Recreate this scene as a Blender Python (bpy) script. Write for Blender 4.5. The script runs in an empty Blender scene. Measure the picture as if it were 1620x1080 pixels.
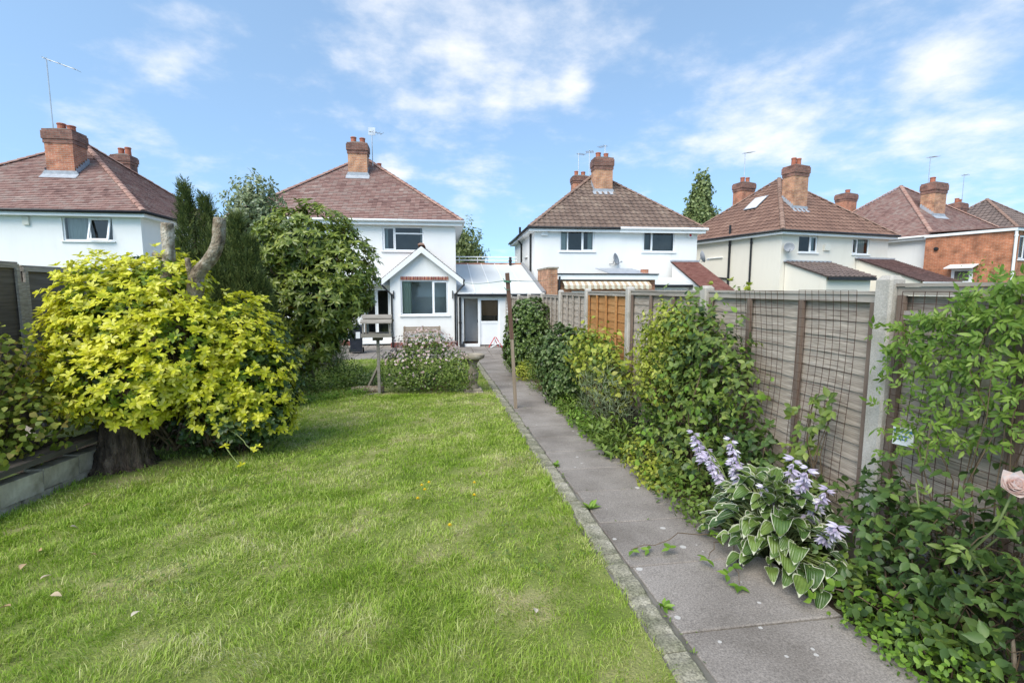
import bpy, math, random
import numpy as np
from mathutils import Vector, Matrix
R = math.radians
random.seed(11)
rng = np.random.default_rng(11)
scene = bpy.context.scene
COL = scene.collection

# ------------------------------------------------------------------ camera, sky, sun, exposure
CAM = (0.0, 0.0, 1.6)
cd = bpy.data.cameras.new('camera'); cd.sensor_width = 36; cd.lens = 17.044
cd.clip_start = 0.05; cd.clip_end = 2000
cam = bpy.data.objects.new('camera', cd); COL.objects.link(cam)
cam.location = CAM; cam.rotation_euler = (R(90 - 6.2), 0, R(-8.2))
scene.camera = cam

SUN_DIR = Vector((-0.55, -0.62, 0.95)).normalized()        # towards the sun: behind the camera, to the left
sd = bpy.data.lights.new('sun', 'SUN'); sd.energy = 1.5; sd.angle = R(45); sd.color = (1, .93, .82)
sun = bpy.data.objects.new('sun', sd); COL.objects.link(sun)
sun.rotation_euler = SUN_DIR.to_track_quat('Z', 'Y').to_euler()

world = bpy.data.worlds.new('World'); scene.world = world; world.use_nodes = True
nt = world.node_tree; nt.nodes.clear()
def WN(t, **k):
    n = nt.nodes.new(t)
    for a, b in k.items(): setattr(n, a, b)
    return n
def wmath(op, a, b=None, clamp=False):
    n = WN('ShaderNodeMath', operation=op, use_clamp=clamp)
    for i, s in enumerate((a, b)):
        if s is None: continue
        if isinstance(s, (int, float)): n.inputs[i].default_value = s
        else: nt.links.new(s, n.inputs[i])
    return n.outputs[0]
def wvec(op, a, b=None):
    n = WN('ShaderNodeVectorMath', operation=op)
    for i, s in enumerate((a, b)):
        if s is None: continue
        if isinstance(s, tuple): n.inputs[i].default_value = s
        else: nt.links.new(s, n.inputs[i])
    return n
sky = WN('ShaderNodeTexSky'); sky.sky_type = 'NISHITA'; sky.sun_disc = False
sky.sun_elevation = math.asin(SUN_DIR.z); sky.sun_rotation = math.atan2(SUN_DIR.x, SUN_DIR.y)
sky.altitude = 100; sky.air_density = 1.0; sky.dust_density = 0.6; sky.ozone_density = 1.6
tc = WN('ShaderNodeTexCoord')
dirv = tc.outputs['Generated']
up_ = wvec('NORMALIZE', wvec('ADD', dirv, (0, 0, .22)).outputs[0]).outputs[0]
nt.links.new(up_, sky.inputs['Vector'])
sep = WN('ShaderNodeSeparateXYZ'); nt.links.new(dirv, sep.inputs[0])
den = wmath('ADD', wmath('MAXIMUM', sep.outputs[2], 0.0), 0.22)
cb = WN('ShaderNodeCombineXYZ')
nt.links.new(wmath('DIVIDE', sep.outputs[0], den), cb.inputs[0])
nt.links.new(wmath('DIVIDE', sep.outputs[1], den), cb.inputs[1])
n1 = WN('ShaderNodeTexNoise'); n1.inputs['Scale'].default_value = 1.7; n1.inputs['Detail'].default_value = 9
n1.inputs['Roughness'].default_value = .56; n1.inputs['Distortion'].default_value = .35
nt.links.new(cb.outputs[0], n1.inputs['Vector'])
# a few cloud masses by direction in the sky (x, y, z, radius, weight)
n2 = WN('ShaderNodeTexNoise'); n2.inputs['Scale'].default_value = 5.5; n2.inputs['Detail'].default_value = 8; n2.inputs['Roughness'].default_value = .6
nt.links.new(cb.outputs[0], n2.inputs['Vector'])
total = wmath('ADD', wmath('MULTIPLY', wmath('SUBTRACT', n1.outputs['Fac'], .53), 1.5), wmath('MULTIPLY', wmath('SUBTRACT', n2.outputs['Fac'], .5), 1.4))
for (x, y, z, r, w) in [(.183,.882,.435,.24,.60),(-.137,.885,.444,.14,.40),(-.003,.902,.432,.18,.42),(-.062,.946,.318,.17,.28),(.595,.758,.267,.18,.44),(.506,.815,.281,.16,.34),(.70,.65,.36,.16,.2),
                        (.731,.608,.309,.16,.24),(.707,.639,.304,.08,.16),(.751,.610,.253,.08,.14),(.078,.976,.205,.12,.46),(-.084,.972,.22,.06,.5),(.246,.899,.362,.05,.45),(.099,.937,.334,.05,.3),(.705,.669,.234,.04,.4),(.776,.612,.15,.16,.38),(.68,.706,.196,.14,.2),(-.399,.841,.366,.09,.28),(-.504,.828,.248,.12,.2),
                        (-.75, -.3, .5, .5, .45), (.5, -.7, .5, .5, .45), (0, 0, 1, .6, .4)]:
    c = Vector((x, y, z)).normalized()
    d = wvec('DISTANCE', dirv, tuple(c)).outputs['Value']
    mr = WN('ShaderNodeMapRange', interpolation_type='SMOOTHSTEP')
    mr.inputs[1].default_value = r; mr.inputs[2].default_value = 0.0; mr.inputs[3].default_value = 0; mr.inputs[4].default_value = w
    nt.links.new(d, mr.inputs[0])
    total = wmath('ADD', total, mr.outputs[0])
mr = WN('ShaderNodeMapRange', interpolation_type='SMOOTHSTEP')
mr.inputs[1].default_value = .0; mr.inputs[2].default_value = 1.0; mr.inputs[3].default_value = 0.09; mr.inputs[4].default_value = .93
nt.links.new(total, mr.inputs[0])
tint = WN('ShaderNodeMix', data_type='RGBA', blend_type='MULTIPLY'); tint.inputs[0].default_value = 1
nt.links.new(sky.outputs[0], tint.inputs[6]); tint.inputs[7].default_value = (.88, 1.02, .98, 1)
mx = WN('ShaderNodeMix', data_type='RGBA')
nt.links.new(mr.outputs[0], mx.inputs[0]); nt.links.new(tint.outputs[2], mx.inputs[6]); mx.inputs[7].default_value = (3.7, 3.72, 3.8, 1)
bg = WN('ShaderNodeBackground'); bg.inputs[1].default_value = 0.11
nt.links.new(mx.outputs[2], bg.inputs[0])
wo = WN('ShaderNodeOutputWorld'); nt.links.new(bg.outputs[0], wo.inputs[0])

vs = scene.view_settings
vs.view_transform = 'Standard'; vs.look = 'None'; vs.gamma = 1; vs.use_curve_mapping = False
vs.exposure = 1.5
scene.cycles.max_bounces = 8; scene.cycles.transparent_max_bounces = 16
scene.cycles.use_denoising = True

# ------------------------------------------------------------------ helpers
def gz(y): return -.047 * min(max(y, 0.0), 17.0)
TILT = -math.atan(.047)

class MB:
    def __init__(s): s.v = []; s.f = []; s.m = []
    def add(s, vs, fs, mi=0):
        b = len(s.v); s.v.extend(tuple(p) for p in vs)
        for f in fs: s.f.append(tuple(b + i for i in f)); s.m.append(mi)
        return s
    def box(s, x0, x1, y0, y1, z0, z1, mi=0):
        return s.add([(x0,y0,z0),(x1,y0,z0),(x1,y1,z0),(x0,y1,z0),(x0,y0,z1),(x1,y0,z1),(x1,y1,z1),(x0,y1,z1)],
                     [(3,2,1,0),(4,5,6,7),(0,1,5,4),(1,2,6,5),(2,3,7,6),(3,0,4,7)], mi)
    def bar(s, p, q, w, h, mi=0, up=(0,0,1)):
        p = Vector(p); q = Vector(q); d = (q-p).normalized(); u = Vector(up)
        if abs(d.dot(u)) > .98: u = Vector((1,0,0))
        a = d.cross(u).normalized() * (w/2); b = a.normalized().cross(d).normalized() * (h/2)
        return s.add([p-a-b,p+a-b,p+a+b,p-a+b,q-a-b,q+a-b,q+a+b,q-a+b],
                     [(0,1,2,3),(7,6,5,4),(0,4,5,1),(1,5,6,2),(2,6,7,3),(3,7,4,0)], mi)
    def tube(s, pts, rad, n=8, mi=0, jit=0):
        pts = [Vector(p) for p in pts]
        if not hasattr(rad, '__len__'): rad = [rad]*len(pts)
        b = len(s.v); prev = None
        for i, p in enumerate(pts):
            d = (pts[min(i+1, len(pts)-1)] - pts[max(i-1, 0)]).normalized()
            if prev is None:
                u = Vector((0,0,1)) if abs(d.z) < .9 else Vector((1,0,0))
                a = d.cross(u).normalized()
            else: a = (prev - d*prev.dot(d)).normalized()
            prev = a; c = d.cross(a)
            for k in range(n):
                t = 2*math.pi*k/n; r = rad[i]*(1+random.uniform(-jit, jit))
                s.v.append(tuple(p + a*math.cos(t)*r + c*math.sin(t)*r))
        for i in range(len(pts)-1):
            for k in range(n):
                k2 = (k+1) % n
                s.f.append((b+i*n+k, b+i*n+k2, b+(i+1)*n+k2, b+(i+1)*n+k)); s.m.append(mi)
        s.f.append(tuple(b+k for k in range(n))[::-1]); s.m.append(mi)
        s.f.append(tuple(b+(len(pts)-1)*n+k for k in range(n))); s.m.append(mi)
        return s
    def lathe(s, prof, c=(0,0,0), n=20, mi=0):
        b = len(s.v)
        for r, z in prof:
            for k in range(n):
                t = 2*math.pi*k/n; s.v.append((c[0]+r*math.cos(t), c[1]+r*math.sin(t), c[2]+z))
        for i in range(len(prof)-1):
            for k in range(n):
                k2 = (k+1) % n
                s.f.append((b+i*n+k, b+i*n+k2, b+(i+1)*n+k2, b+(i+1)*n+k)); s.m.append(mi)
        s.f.append(tuple(b+k for k in range(n))[::-1]); s.m.append(mi)
        s.f.append(tuple(b+(len(prof)-1)*n+k for k in range(n))); s.m.append(mi)
        return s
    def prism(s, poly, off, mi=0):
        poly = [Vector(p) for p in poly]; off = Vector(off); n = len(poly)
        return s.add(poly + [p+off for p in poly], [tuple(range(n))[::-1], tuple(range(n, 2*n))] + [(i, (i+1) % n, n+(i+1) % n, n+i) for i in range(n)], mi)
    def mesh(s, name, mats, smooth=False):
        me = bpy.data.meshes.new(name); me.from_pydata(s.v, [], s.f)
        for m in (mats if isinstance(mats, (list, tuple)) else [mats]): me.materials.append(m)
        me.polygons.foreach_set('material_index', s.m)
        if smooth: me.polygons.foreach_set('use_smooth', [True]*len(s.f))
        me.update(); return me
    def build(s, name, mats, parent=None, loc=(0,0,0), rot=(0,0,0), smooth=False, bevel=0):
        o = link(name, s.mesh(name, mats, smooth), parent, loc, rot)
        if bevel:
            b = o.modifiers.new('bevel', 'BEVEL'); b.width = bevel; b.segments = 2; b.limit_method = 'ANGLE'
        return o
def link(name, data, parent=None, loc=(0,0,0), rot=(0,0,0)):
    o = bpy.data.objects.new(name, data); COL.objects.link(o)
    o.location = loc; o.rotation_euler = rot
    if parent: o.parent = parent
    return o
def tag(o, label, cat, group=None, kind=None):
    o['label'] = label; o['category'] = cat
    if group: o['group'] = group
    if kind: o['kind'] = kind
    return o
def thing(name, label, cat, loc=(0,0,0), rz=0, group=None):
    return tag(link(name, None, None, loc, (0,0,rz)), label, cat, group)
def struct(o): o['kind'] = 'structure'; return o
def stuff(o): o['kind'] = 'stuff'; return o

# ------------------------------------------------------------------ materials
def newmat(name):
    m = bpy.data.materials.new(name); m.use_nodes = True
    t = m.node_tree; p = t.nodes['Principled BSDF']
    return m, t, p
def ramp(t, cols, pos=None):
    n = t.nodes.new('ShaderNodeValToRGB'); e = n.color_ramp.elements
    pos = pos or [i/(len(cols)-1) for i in range(len(cols))]
    while len(e) < len(cols): e.new(.5)
    for i, c in enumerate(cols): e[i].position = pos[i]; e[i].color = (*c, 1)
    return n
def tmath(t, op, a, b=None, clamp=False):
    n = t.nodes.new('ShaderNodeMath'); n.operation = op; n.use_clamp = clamp
    for i, s in enumerate((a, b)):
        if s is None: continue
        if isinstance(s, (int, float)): n.inputs[i].default_value = s
        else: t.links.new(s, n.inputs[i])
    return n.outputs[0]
def noise(t, scale, detail=5, rough=.55, vec=None, dist=0):
    n = t.nodes.new('ShaderNodeTexNoise'); n.inputs['Scale'].default_value = scale; n.inputs['Detail'].default_value = detail
    n.inputs['Roughness'].default_value = rough; n.inputs['Distortion'].default_value = dist
    if vec: t.links.new(vec, n.inputs['Vector'])
    return n.outputs['Fac']
def objco(t, stretch=None):
    tcn = t.nodes.new('ShaderNodeTexCoord')
    if not stretch: return tcn.outputs['Object']
    mp = t.nodes.new('ShaderNodeMapping'); mp.inputs['Scale'].default_value = stretch
    t.links.new(tcn.outputs['Object'], mp.inputs[0]); return mp.outputs[0]
def mixc(t, fac, a, b, mode='MIX'):
    n = t.nodes.new('ShaderNodeMix'); n.data_type = 'RGBA'; n.blend_type = mode
    for i, s in ((0, fac), (6, a), (7, b)):
        if isinstance(s, (int, float)): n.inputs[i].default_value = s
        elif isinstance(s, tuple): n.inputs[i].default_value = (*s, 1)
        else: t.links.new(s, n.inputs[i])
    return n.outputs[2]
def bump(t, p, h, strength, dist=.01):
    b = t.nodes.new('ShaderNodeBump'); b.inputs['Strength'].default_value = strength; b.inputs['Distance'].default_value = dist
    t.links.new(h, b.inputs['Height']); t.links.new(b.outputs[0], p.inputs['Normal'])
def pmat(name, cols, scale=4, rough=.8, bmp=0, bscale=60, bdist=.004, detail=6, isl=0, objr=0, stretch=None, spec=.3, metal=0, contrast=(.3,.7), fine=0, finescale=150):
    m, t, p = newmat(name)
    co = objco(t, stretch)
    f = noise(t, scale, detail, vec=co)
    mr_ = t.nodes.new('ShaderNodeMapRange'); mr_.inputs[1].default_value = contrast[0]; mr_.inputs[2].default_value = contrast[1]
    t.links.new(f, mr_.inputs[0]); f = mr_.outputs[0]
    if isl:
        g = t.nodes.new('ShaderNodeNewGeometry')
        f = tmath(t, 'ADD', tmath(t, 'MULTIPLY', f, 1-isl), tmath(t, 'MULTIPLY', g.outputs['Random Per Island'], isl))
    if objr:
        oi = t.nodes.new('ShaderNodeObjectInfo')
        f = tmath(t, 'ADD', tmath(t, 'MULTIPLY', f, 1-objr), tmath(t, 'MULTIPLY', oi.outputs['Random'], objr))
    r = ramp(t, cols); t.links.new(f, r.inputs[0]); c = r.outputs[0]
    if fine:
        fn = noise(t, finescale, 3, vec=co)
        c = mixc(t, fine, c, ramp_of(t, fn), 'OVERLAY')
    t.links.new(c, p.inputs['Base Color'])
    p.inputs['Roughness'].default_value = rough; p.inputs['Specular IOR Level'].default_value = spec; p.inputs['Metallic'].default_value = metal
    if bmp: bump(t, p, noise(t, bscale, 4, vec=co), bmp, bdist)
    return m
def ramp_of(t, f):
    r = ramp(t, [(0,0,0),(1,1,1)], [.3,.7]); t.links.new(f, r.inputs[0]); return r.outputs[0]
def leafmat(name, cols, trans=.35, rough=.45, spec=.35, pos=None, patch=0, pscale=3):
    m, t, p = newmat(name)
    g = t.nodes.new('ShaderNodeNewGeometry'); oi = t.nodes.new('ShaderNodeObjectInfo')
    f = tmath(t, 'FRACT', tmath(t, 'ADD', g.outputs['Random Per Island'], oi.outputs['Random']))
    if patch:
        nz = noise(t, pscale, 4, vec=g.outputs['Position'])
        mr_ = t.nodes.new('ShaderNodeMapRange'); mr_.inputs[1].default_value = .33; mr_.inputs[2].default_value = .67; t.links.new(nz, mr_.inputs[0])
        f = tmath(t, 'ADD', tmath(t, 'MULTIPLY', f, 1-patch), tmath(t, 'MULTIPLY', mr_.outputs[0], patch))
    r = ramp(t, cols, pos); t.links.new(f, r.inputs[0])
    t.links.new(r.outputs[0], p.inputs['Base Color'])
    p.inputs['Roughness'].default_value = rough; p.inputs['Specular IOR Level'].default_value = spec
    tr = t.nodes.new('ShaderNodeBsdfTranslucent'); t.links.new(r.outputs[0], tr.inputs[0])
    ms = t.nodes.new('ShaderNodeMixShader'); ms.inputs[0].default_value = trans
    t.links.new(p.outputs[0], ms.inputs[1]); t.links.new(tr.outputs[0], ms.inputs[2])
    t.links.new(ms.outputs[0], t.nodes['Material Output'].inputs[0])
    return m
def brickmat(name, c1, c2, mortar, bw=.225, bh=.075):
    m, t, p = newmat(name)
    co = objco(t); sx = t.nodes.new('ShaderNodeSeparateXYZ'); t.links.new(co, sx.inputs[0])
    cbn = t.nodes.new('ShaderNodeCombineXYZ')
    t.links.new(tmath(t, 'ADD', sx.outputs[0], sx.outputs[1]), cbn.inputs[0]); t.links.new(sx.outputs[2], cbn.inputs[1])
    b = t.nodes.new('ShaderNodeTexBrick'); b.inputs['Scale'].default_value = 1; b.inputs['Brick Width'].default_value = bw
    b.inputs['Row Height'].default_value = bh; b.inputs['Mortar Size'].default_value = .007; b.inputs['Bias'].default_value = 0
    b.inputs['Color1'].default_value = (*c1, 1); b.inputs['Color2'].default_value = (*c2, 1); b.inputs['Mortar'].default_value = (*mortar, 1)
    t.links.new(cbn.outputs[0], b.inputs['Vector'])
    c = mixc(t, .45, b.outputs['Color'], ramp_of(t, noise(t, 2.5, 6, vec=co)), 'OVERLAY')
    t.links.new(c, p.inputs['Base Color']); p.inputs['Roughness'].default_value = .9
    bump(t, p, tmath(t, 'SUBTRACT', 1.0, b.outputs['Fac']), .6, .008)
    return m
def glassmat(name, tintc=(.8,.85,.85), refl=.03):
    m, t, p = newmat(name)
    tr = t.nodes.new('ShaderNodeBsdfTransparent'); tr.inputs[0].default_value = (*tintc, 1)
    gl = t.nodes.new('ShaderNodeBsdfGlossy'); gl.inputs['Roughness'].default_value = .03; gl.inputs['Color'].default_value = (.75,.72,.68,1)
    fr = t.nodes.new('ShaderNodeFresnel'); fr.inputs[0].default_value = 1.5
    ms = t.nodes.new('ShaderNodeMixShader')
    t.links.new(tmath(t, 'ADD', fr.outputs[0], refl, True), ms.inputs[0])
    t.links.new(tr.outputs[0], ms.inputs[1]); t.links.new(gl.outputs[0], ms.inputs[2])
    t.links.new(ms.outputs[0], t.nodes['Material Output'].inputs[0])
    return m

M = {}
def wallmat(name, c):
    m, t, p = newmat(name); co = objco(t); st = objco(t, (2.2, 2.2, .35))
    a = noise(t, 1.1, 6, .6, co); b = noise(t, 1.6, 5, .65, st)
    f = tmath(t, 'ADD', tmath(t, 'MULTIPLY', a, .5), tmath(t, 'MULTIPLY', b, .5))
    r = ramp(t, [tuple(v*.84*k for v, k in zip(c, (1, .985, .955))), tuple(v*.97 for v in c), c], [.28, .40, .52]); t.links.new(f, r.inputs[0])
    t.links.new(mixc(t, .12, r.outputs[0], ramp_of(t, noise(t, 60, 3, vec=co)), 'OVERLAY'), p.inputs['Base Color']); p.inputs['Roughness'].default_value = .92; p.inputs['Specular IOR Level'].default_value = .2
    bump(t, p, noise(t, 70, 4, vec=co), .6, .008)
    return m
M['render_white'] = wallmat('white_render', (.82,.81,.785))
M['render_cream'] = wallmat('cream_render', (.74,.69,.60))
M['paint_white'] = pmat('white_paint', [(.74,.74,.73),(.82,.82,.81)], 3, .45, .1, 30, .002)
M['upvc'] = pmat('white_frame', [(.78,.79,.8),(.84,.84,.84)], 2, .35)
M['black'] = pmat('black_plastic', [(.012,.012,.013),(.03,.03,.032)], 8, .4)
M['lead'] = pmat('lead', [(.28,.3,.33),(.42,.44,.47)], 6, .6, .2, 30)
M['glass'] = glassmat('window_glass')
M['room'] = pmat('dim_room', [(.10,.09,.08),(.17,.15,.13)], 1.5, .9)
M['curtain'] = pmat('curtain', [(.42,.46,.42),(.58,.6,.55)], 6, .9, stretch=(6,6,.3))
M['curtain_green'] = pmat('green_curtain', [(.55,.62,.5),(.68,.74,.62)], 6, .9, stretch=(6,6,.3))
M['plinth'] = pmat('red_plinth', [(.22,.06,.05),(.32,.10,.08)], 5, .8)
M['roof_plain'] = pmat('plain_roof_tile', [(.12,.07,.064),(.24,.14,.12),(.32,.195,.165),(.31,.225,.195),(.46,.35,.30)], .9, .9, .3, 40, isl=.55, contrast=(.25,.75))
M['roof_plain_dark'] = pmat('dark_plain_roof_tile', [(.11,.075,.07),(.19,.115,.10),(.25,.15,.13),(.30,.2,.17)], .9, .9, .3, 40, isl=.5, contrast=(.25,.75))
M['roof_brown'] = pmat('brown_roof_tile', [(.09,.062,.05),(.15,.102,.08),(.195,.138,.108),(.29,.225,.17)], 1.1, .85, .3, 50, isl=.4, contrast=(.25,.75))
M['roof_red'] = pmat('red_brown_roof_tile', [(.13,.075,.058),(.195,.112,.083),(.26,.16,.12)], 1.1, .85, .3, 50, isl=.4)
M['roof_grey'] = pmat('grey_brown_roof_tile', [(.10,.075,.066),(.16,.12,.105),(.2,.15,.13)], 1.1, .85, .3, 50, isl=.4)
M['roof_redplain'] = pmat('red_plain_tile', [(.22,.09,.07),(.30,.14,.11),(.36,.19,.15)], 1.5, .9, .3, 50, isl=.6)
M['hip'] = pmat('hip_tile', [(.26,.14,.11),(.36,.21,.165),(.42,.29,.235)], 3, .9, .3, 40, isl=.5)
M['hip_brown'] = pmat('brown_hip_tile', [(.17,.10,.08),(.26,.165,.125),(.3,.2,.155)], 3, .9, .3, 40, isl=.5)
M['brick_red'] = brickmat('red_brick', (.36,.12,.065), (.47,.19,.10), (.40,.30,.24))
M['brick_orange'] = brickmat('orange_brick', (.38,.165,.09), (.50,.25,.13), (.42,.33,.26))
M['brick_new'] = brickmat('new_orange_brick', (.36,.125,.06), (.46,.175,.085), (.40,.27,.19))
M['brick_dark'] = brickmat('dark_brick', (.15,.065,.05), (.26,.115,.08), (.22,.17,.14))
M['pot'] = pmat('clay_pot', [(.30,.09,.055),(.42,.15,.09)], 5, .8)
M['deck'] = pmat('roof_underlay', [(.06,.045,.04),(.08,.06,.055)], 4, .95)
M['soil'] = pmat('soil', [(.035,.025,.018),(.075,.055,.04),(.05,.055,.022)], 6, 1, .8, 40, .02)
M['neigh'] = pmat('rough_grass_ground', [(.05,.06,.02),(.075,.11,.025),(.10,.13,.04)], 1.3, 1, .8, 40, .02)
M['lawn'] = pmat('lawn_base', [(.12,.17,.025),(.20,.23,.06),(.36,.31,.16)], 2.2, 1, .8, 70, .02, contrast=(.3,.75))
M['alu'] = pmat('aluminium', [(.45,.45,.46),(.6,.6,.6)], 5, .4, metal=.8)
M['dish'] = pmat('grey_dish', [(.22,.23,.25),(.3,.31,.33)], 5, .5)
M['wood_grey'] = pmat('weathered_board', [(.24,.19,.15),(.37,.31,.255),(.48,.415,.35)], 2.5, .9, .6, 30, .004, stretch=(6,1,14), objr=.4, fine=.35, finescale=9)
M['wood_mid'] = pmat('weathered_rail', [(.24,.20,.165),(.36,.315,.27),(.46,.41,.36)], 2.5, .9, .5, 30, .004, stretch=(6,1,14), objr=.3)
M['wood_orange'] = pmat('orange_board', [(.30,.13,.04),(.42,.20,.07),(.5,.28,.12)], 2.5, .85, .5, 30, .004, stretch=(6,1,14), objr=.4)
M['wood_dark'] = pmat('dark_board', [(.085,.066,.054),(.15,.122,.10),(.22,.185,.155)], 2.5, .9, .6, 30, .004, stretch=(6,1,14), objr=.35)
M['wood_batten'] = pmat('batten', [(.13,.09,.07),(.22,.165,.13)], 3, .9, .4, 30, objr=.3, stretch=(6,6,1))
M['wood_pole'] = pmat('pole_wood', [(.22,.165,.12),(.34,.27,.2)], 4, .9, .5, 40, stretch=(8,8,.6))
M['wood_pole_dark'] = pmat('pole_wood_dark', [(.10,.055,.04),(.17,.10,.07)], 4, .85, .5, 40, stretch=(8,8,.6))
M['wood_silver'] = pmat('silvered_wood', [(.19,.17,.145),(.34,.31,.27)], 4, .9, .4, 40, stretch=(1,8,8))
M['bark'] = pmat('bark', [(.03,.02,.014),(.095,.066,.046),(.22,.16,.11)], 7, .95, 1.0, 26, .03, stretch=(2,2,.5))
M['bark_grey'] = pmat('grey_bark', [(.07,.05,.035),(.19,.145,.10),(.30,.25,.18),(.42,.38,.31)], 14, .95, 1.0, 40, .03)
M['bark_pale'] = pmat('pale_bark', [(.10,.075,.05),(.27,.22,.165),(.44,.39,.32),(.55,.5,.43)], 11, .95, 1.0, 35, .03)
M['twig'] = pmat('twig', [(.08,.055,.035),(.17,.12,.07)], 10, .9)
M['stem_green'] = pmat('green_stem', [(.12,.16,.05),(.2,.24,.09)], 8, .7)
M['wire'] = pmat('rusty_wire', [(.04,.02,.015),(.09,.045,.03)], 20, .8)
M['greenwire'] = pmat('green_line', [(.07,.2,.12),(.1,.25,.15)], 20, .5)
M['stone'] = pmat('weathered_stone', [(.15,.125,.09),(.29,.25,.19),(.40,.355,.285)], 6, .95, .7, 50, .01)
M['red'] = pmat('red_tube', [(.5,.04,.05),(.6,.08,.08)], 5, .4)
M['bin'] = pmat('bin_plastic', [(.016,.02,.03),(.032,.037,.05)], 5, .45)
M['yellow'] = leafmat('dandelion_yellow', [(.75,.5,.01),(.85,.62,.03)], .2, .6)
M['petal_lilac'] = leafmat('lilac_petal', [(.50,.42,.58),(.68,.61,.75),(.86,.82,.89)], .35, .6)
M['petal_pink'] = leafmat('pink_petal', [(.86,.66,.60),(.9,.78,.73),(.92,.86,.83)], .45, .5)
M['petal_palepink'] = leafmat('pale_pink_petal', [(.60,.42,.40),(.74,.6,.57),(.8,.74,.7)], .3, .6)
M['dry'] = leafmat('dry_leaf', [(.42,.27,.14),(.55,.42,.28),(.62,.55,.45)], .2, .8)
M['tagw'] = pmat('label_white', [(.7,.72,.75),(.8,.8,.82)], 10, .4)
M['tagb'] = pmat('label_blue', [(.06,.15,.4),(.1,.25,.5)], 10, .4)
M['cream_panel'] = pmat('cream_panel', [(.62,.6,.52),(.7,.68,.6)], 3, .6)
M['floor_brown'] = pmat('brown_floor', [(.1,.06,.045),(.15,.09,.07)], 3, .8)
M['blind'] = pmat('bamboo_blind', [(.28,.15,.08),(.42,.25,.14)], 3, .8, stretch=(1,1,30))
M['awning'] = pmat('awning_cream', [(.60,.55,.42),(.68,.64,.53)], 3, .8)
M['awning2'] = pmat('awning_stripe', [(.42,.30,.20),(.5,.38,.26)], 3, .8)
M['poly'] = pmat('white_roof_sheet', [(.54,.55,.545),(.64,.65,.64)], 1.2, .6, stretch=(1,.2,1))

def slabmat():
    m, t, p = newmat('concrete_slab'); g = t.nodes.new('ShaderNodeNewGeometry'); pos = g.outputs['Position']
    oi = t.nodes.new('ShaderNodeObjectInfo')
    f = noise(t, 1.6, 7, .6, pos)
    f = tmath(t, 'ADD', tmath(t, 'MULTIPLY', f, .8), tmath(t, 'ADD', tmath(t, 'MULTIPLY', oi.outputs['Random'], .09), .06))
    r = ramp(t, [(.15,.13,.112),(.25,.222,.198),(.35,.318,.29)], [.3,.52,.78]); t.links.new(f, r.inputs[0])
    c = mixc(t, .45, r.outputs[0], ramp_of(t, noise(t, 110, 4, .7, pos)), 'OVERLAY')
    v = t.nodes.new('ShaderNodeTexVoronoi'); v.inputs['Scale'].default_value = 7.5; t.links.new(pos, v.inputs['Vector'])
    edge = tmath(t, 'ADD', v.outputs['Distance'], tmath(t, 'MULTIPLY', noise(t, 60, 2, vec=pos), .06))
    sc = t.nodes.new('ShaderNodeSeparateColor'); t.links.new(v.outputs['Color'], sc.inputs[0])
    thr = tmath(t, 'MULTIPLY', tmath(t, 'MULTIPLY', sc.outputs[0], sc.outputs[0]), .22)
    sp = tmath(t, 'LESS_THAN', edge, thr)
    c = mixc(t, tmath(t, 'MULTIPLY', sp, .75), c, (.55,.53,.5))
    t.links.new(c, p.inputs['Base Color']); p.inputs['Roughness'].default_value = .92; p.inputs['Specular IOR Level'].default_value = .25
    bump(t, p, noise(t, 120, 4, .7, pos), .5, .004)
    return m
M['slab'] = slabmat()
M['kerb'] = pmat('kerb_stone', [(.09,.10,.05),(.24,.225,.165),(.40,.37,.30)], 6, .95, .8, 60, .008, objr=.2, fine=.5, finescale=90)
M['concrete'] = pmat('exposed_aggregate', [(.27,.25,.20),(.43,.395,.35),(.53,.49,.445)], 4, .95, .8, 110, .005, fine=.16)
M['gravelboard'] = pmat('gravel_board', [(.10,.095,.075),(.22,.205,.18)], 5, .95, .4, 60)
M['blockwork'] = pmat('painted_block', [(.20,.165,.10),(.56,.47,.35),(.76,.66,.51)], 6, .95, .8, 30, .01, objr=.2)

# leaves
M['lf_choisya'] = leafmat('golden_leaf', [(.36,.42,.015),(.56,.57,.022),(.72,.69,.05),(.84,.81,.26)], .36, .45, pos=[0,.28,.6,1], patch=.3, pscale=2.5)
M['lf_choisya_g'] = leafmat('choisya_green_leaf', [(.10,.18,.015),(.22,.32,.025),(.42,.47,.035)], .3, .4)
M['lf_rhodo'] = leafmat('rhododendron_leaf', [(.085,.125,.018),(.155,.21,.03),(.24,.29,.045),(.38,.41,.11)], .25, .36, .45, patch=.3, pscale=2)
M['lf_rhodo_y'] = leafmat('rhododendron_turning_leaf', [(.30,.14,.02),(.4,.3,.04)], .3, .4)
M['lf_conifer'] = leafmat('conifer_leaf', [(.04,.06,.016),(.08,.112,.026),(.16,.185,.045)], .15, .6)
M['lf_silver'] = leafmat('silver_leaf', [(.14,.18,.07),(.24,.29,.13),(.42,.45,.30)], .3, .5)
M['lf_bramble_near'] = leafmat('shaded_bramble_leaf', [(.035,.07,.02),(.065,.12,.03),(.11,.18,.04),(.2,.28,.06)], .3, .42, patch=.45, pscale=6)
M['lf_mid'] = leafmat('mid_green_leaf', [(.07,.12,.02),(.135,.205,.035),(.25,.33,.07)], .3, .42, patch=.35, pscale=4)
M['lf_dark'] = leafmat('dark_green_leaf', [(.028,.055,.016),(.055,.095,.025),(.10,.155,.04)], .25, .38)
M['lf_bright'] = leafmat('bright_green_leaf', [(.10,.2,.02),(.17,.30,.035),(.26,.40,.06)], .38, .45)
M['lf_climb'] = leafmat('climber_leaf', [(.07,.14,.018),(.13,.23,.03),(.22,.33,.05),(.3,.4,.08)], .38, .45, patch=.4, pscale=5)
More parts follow.
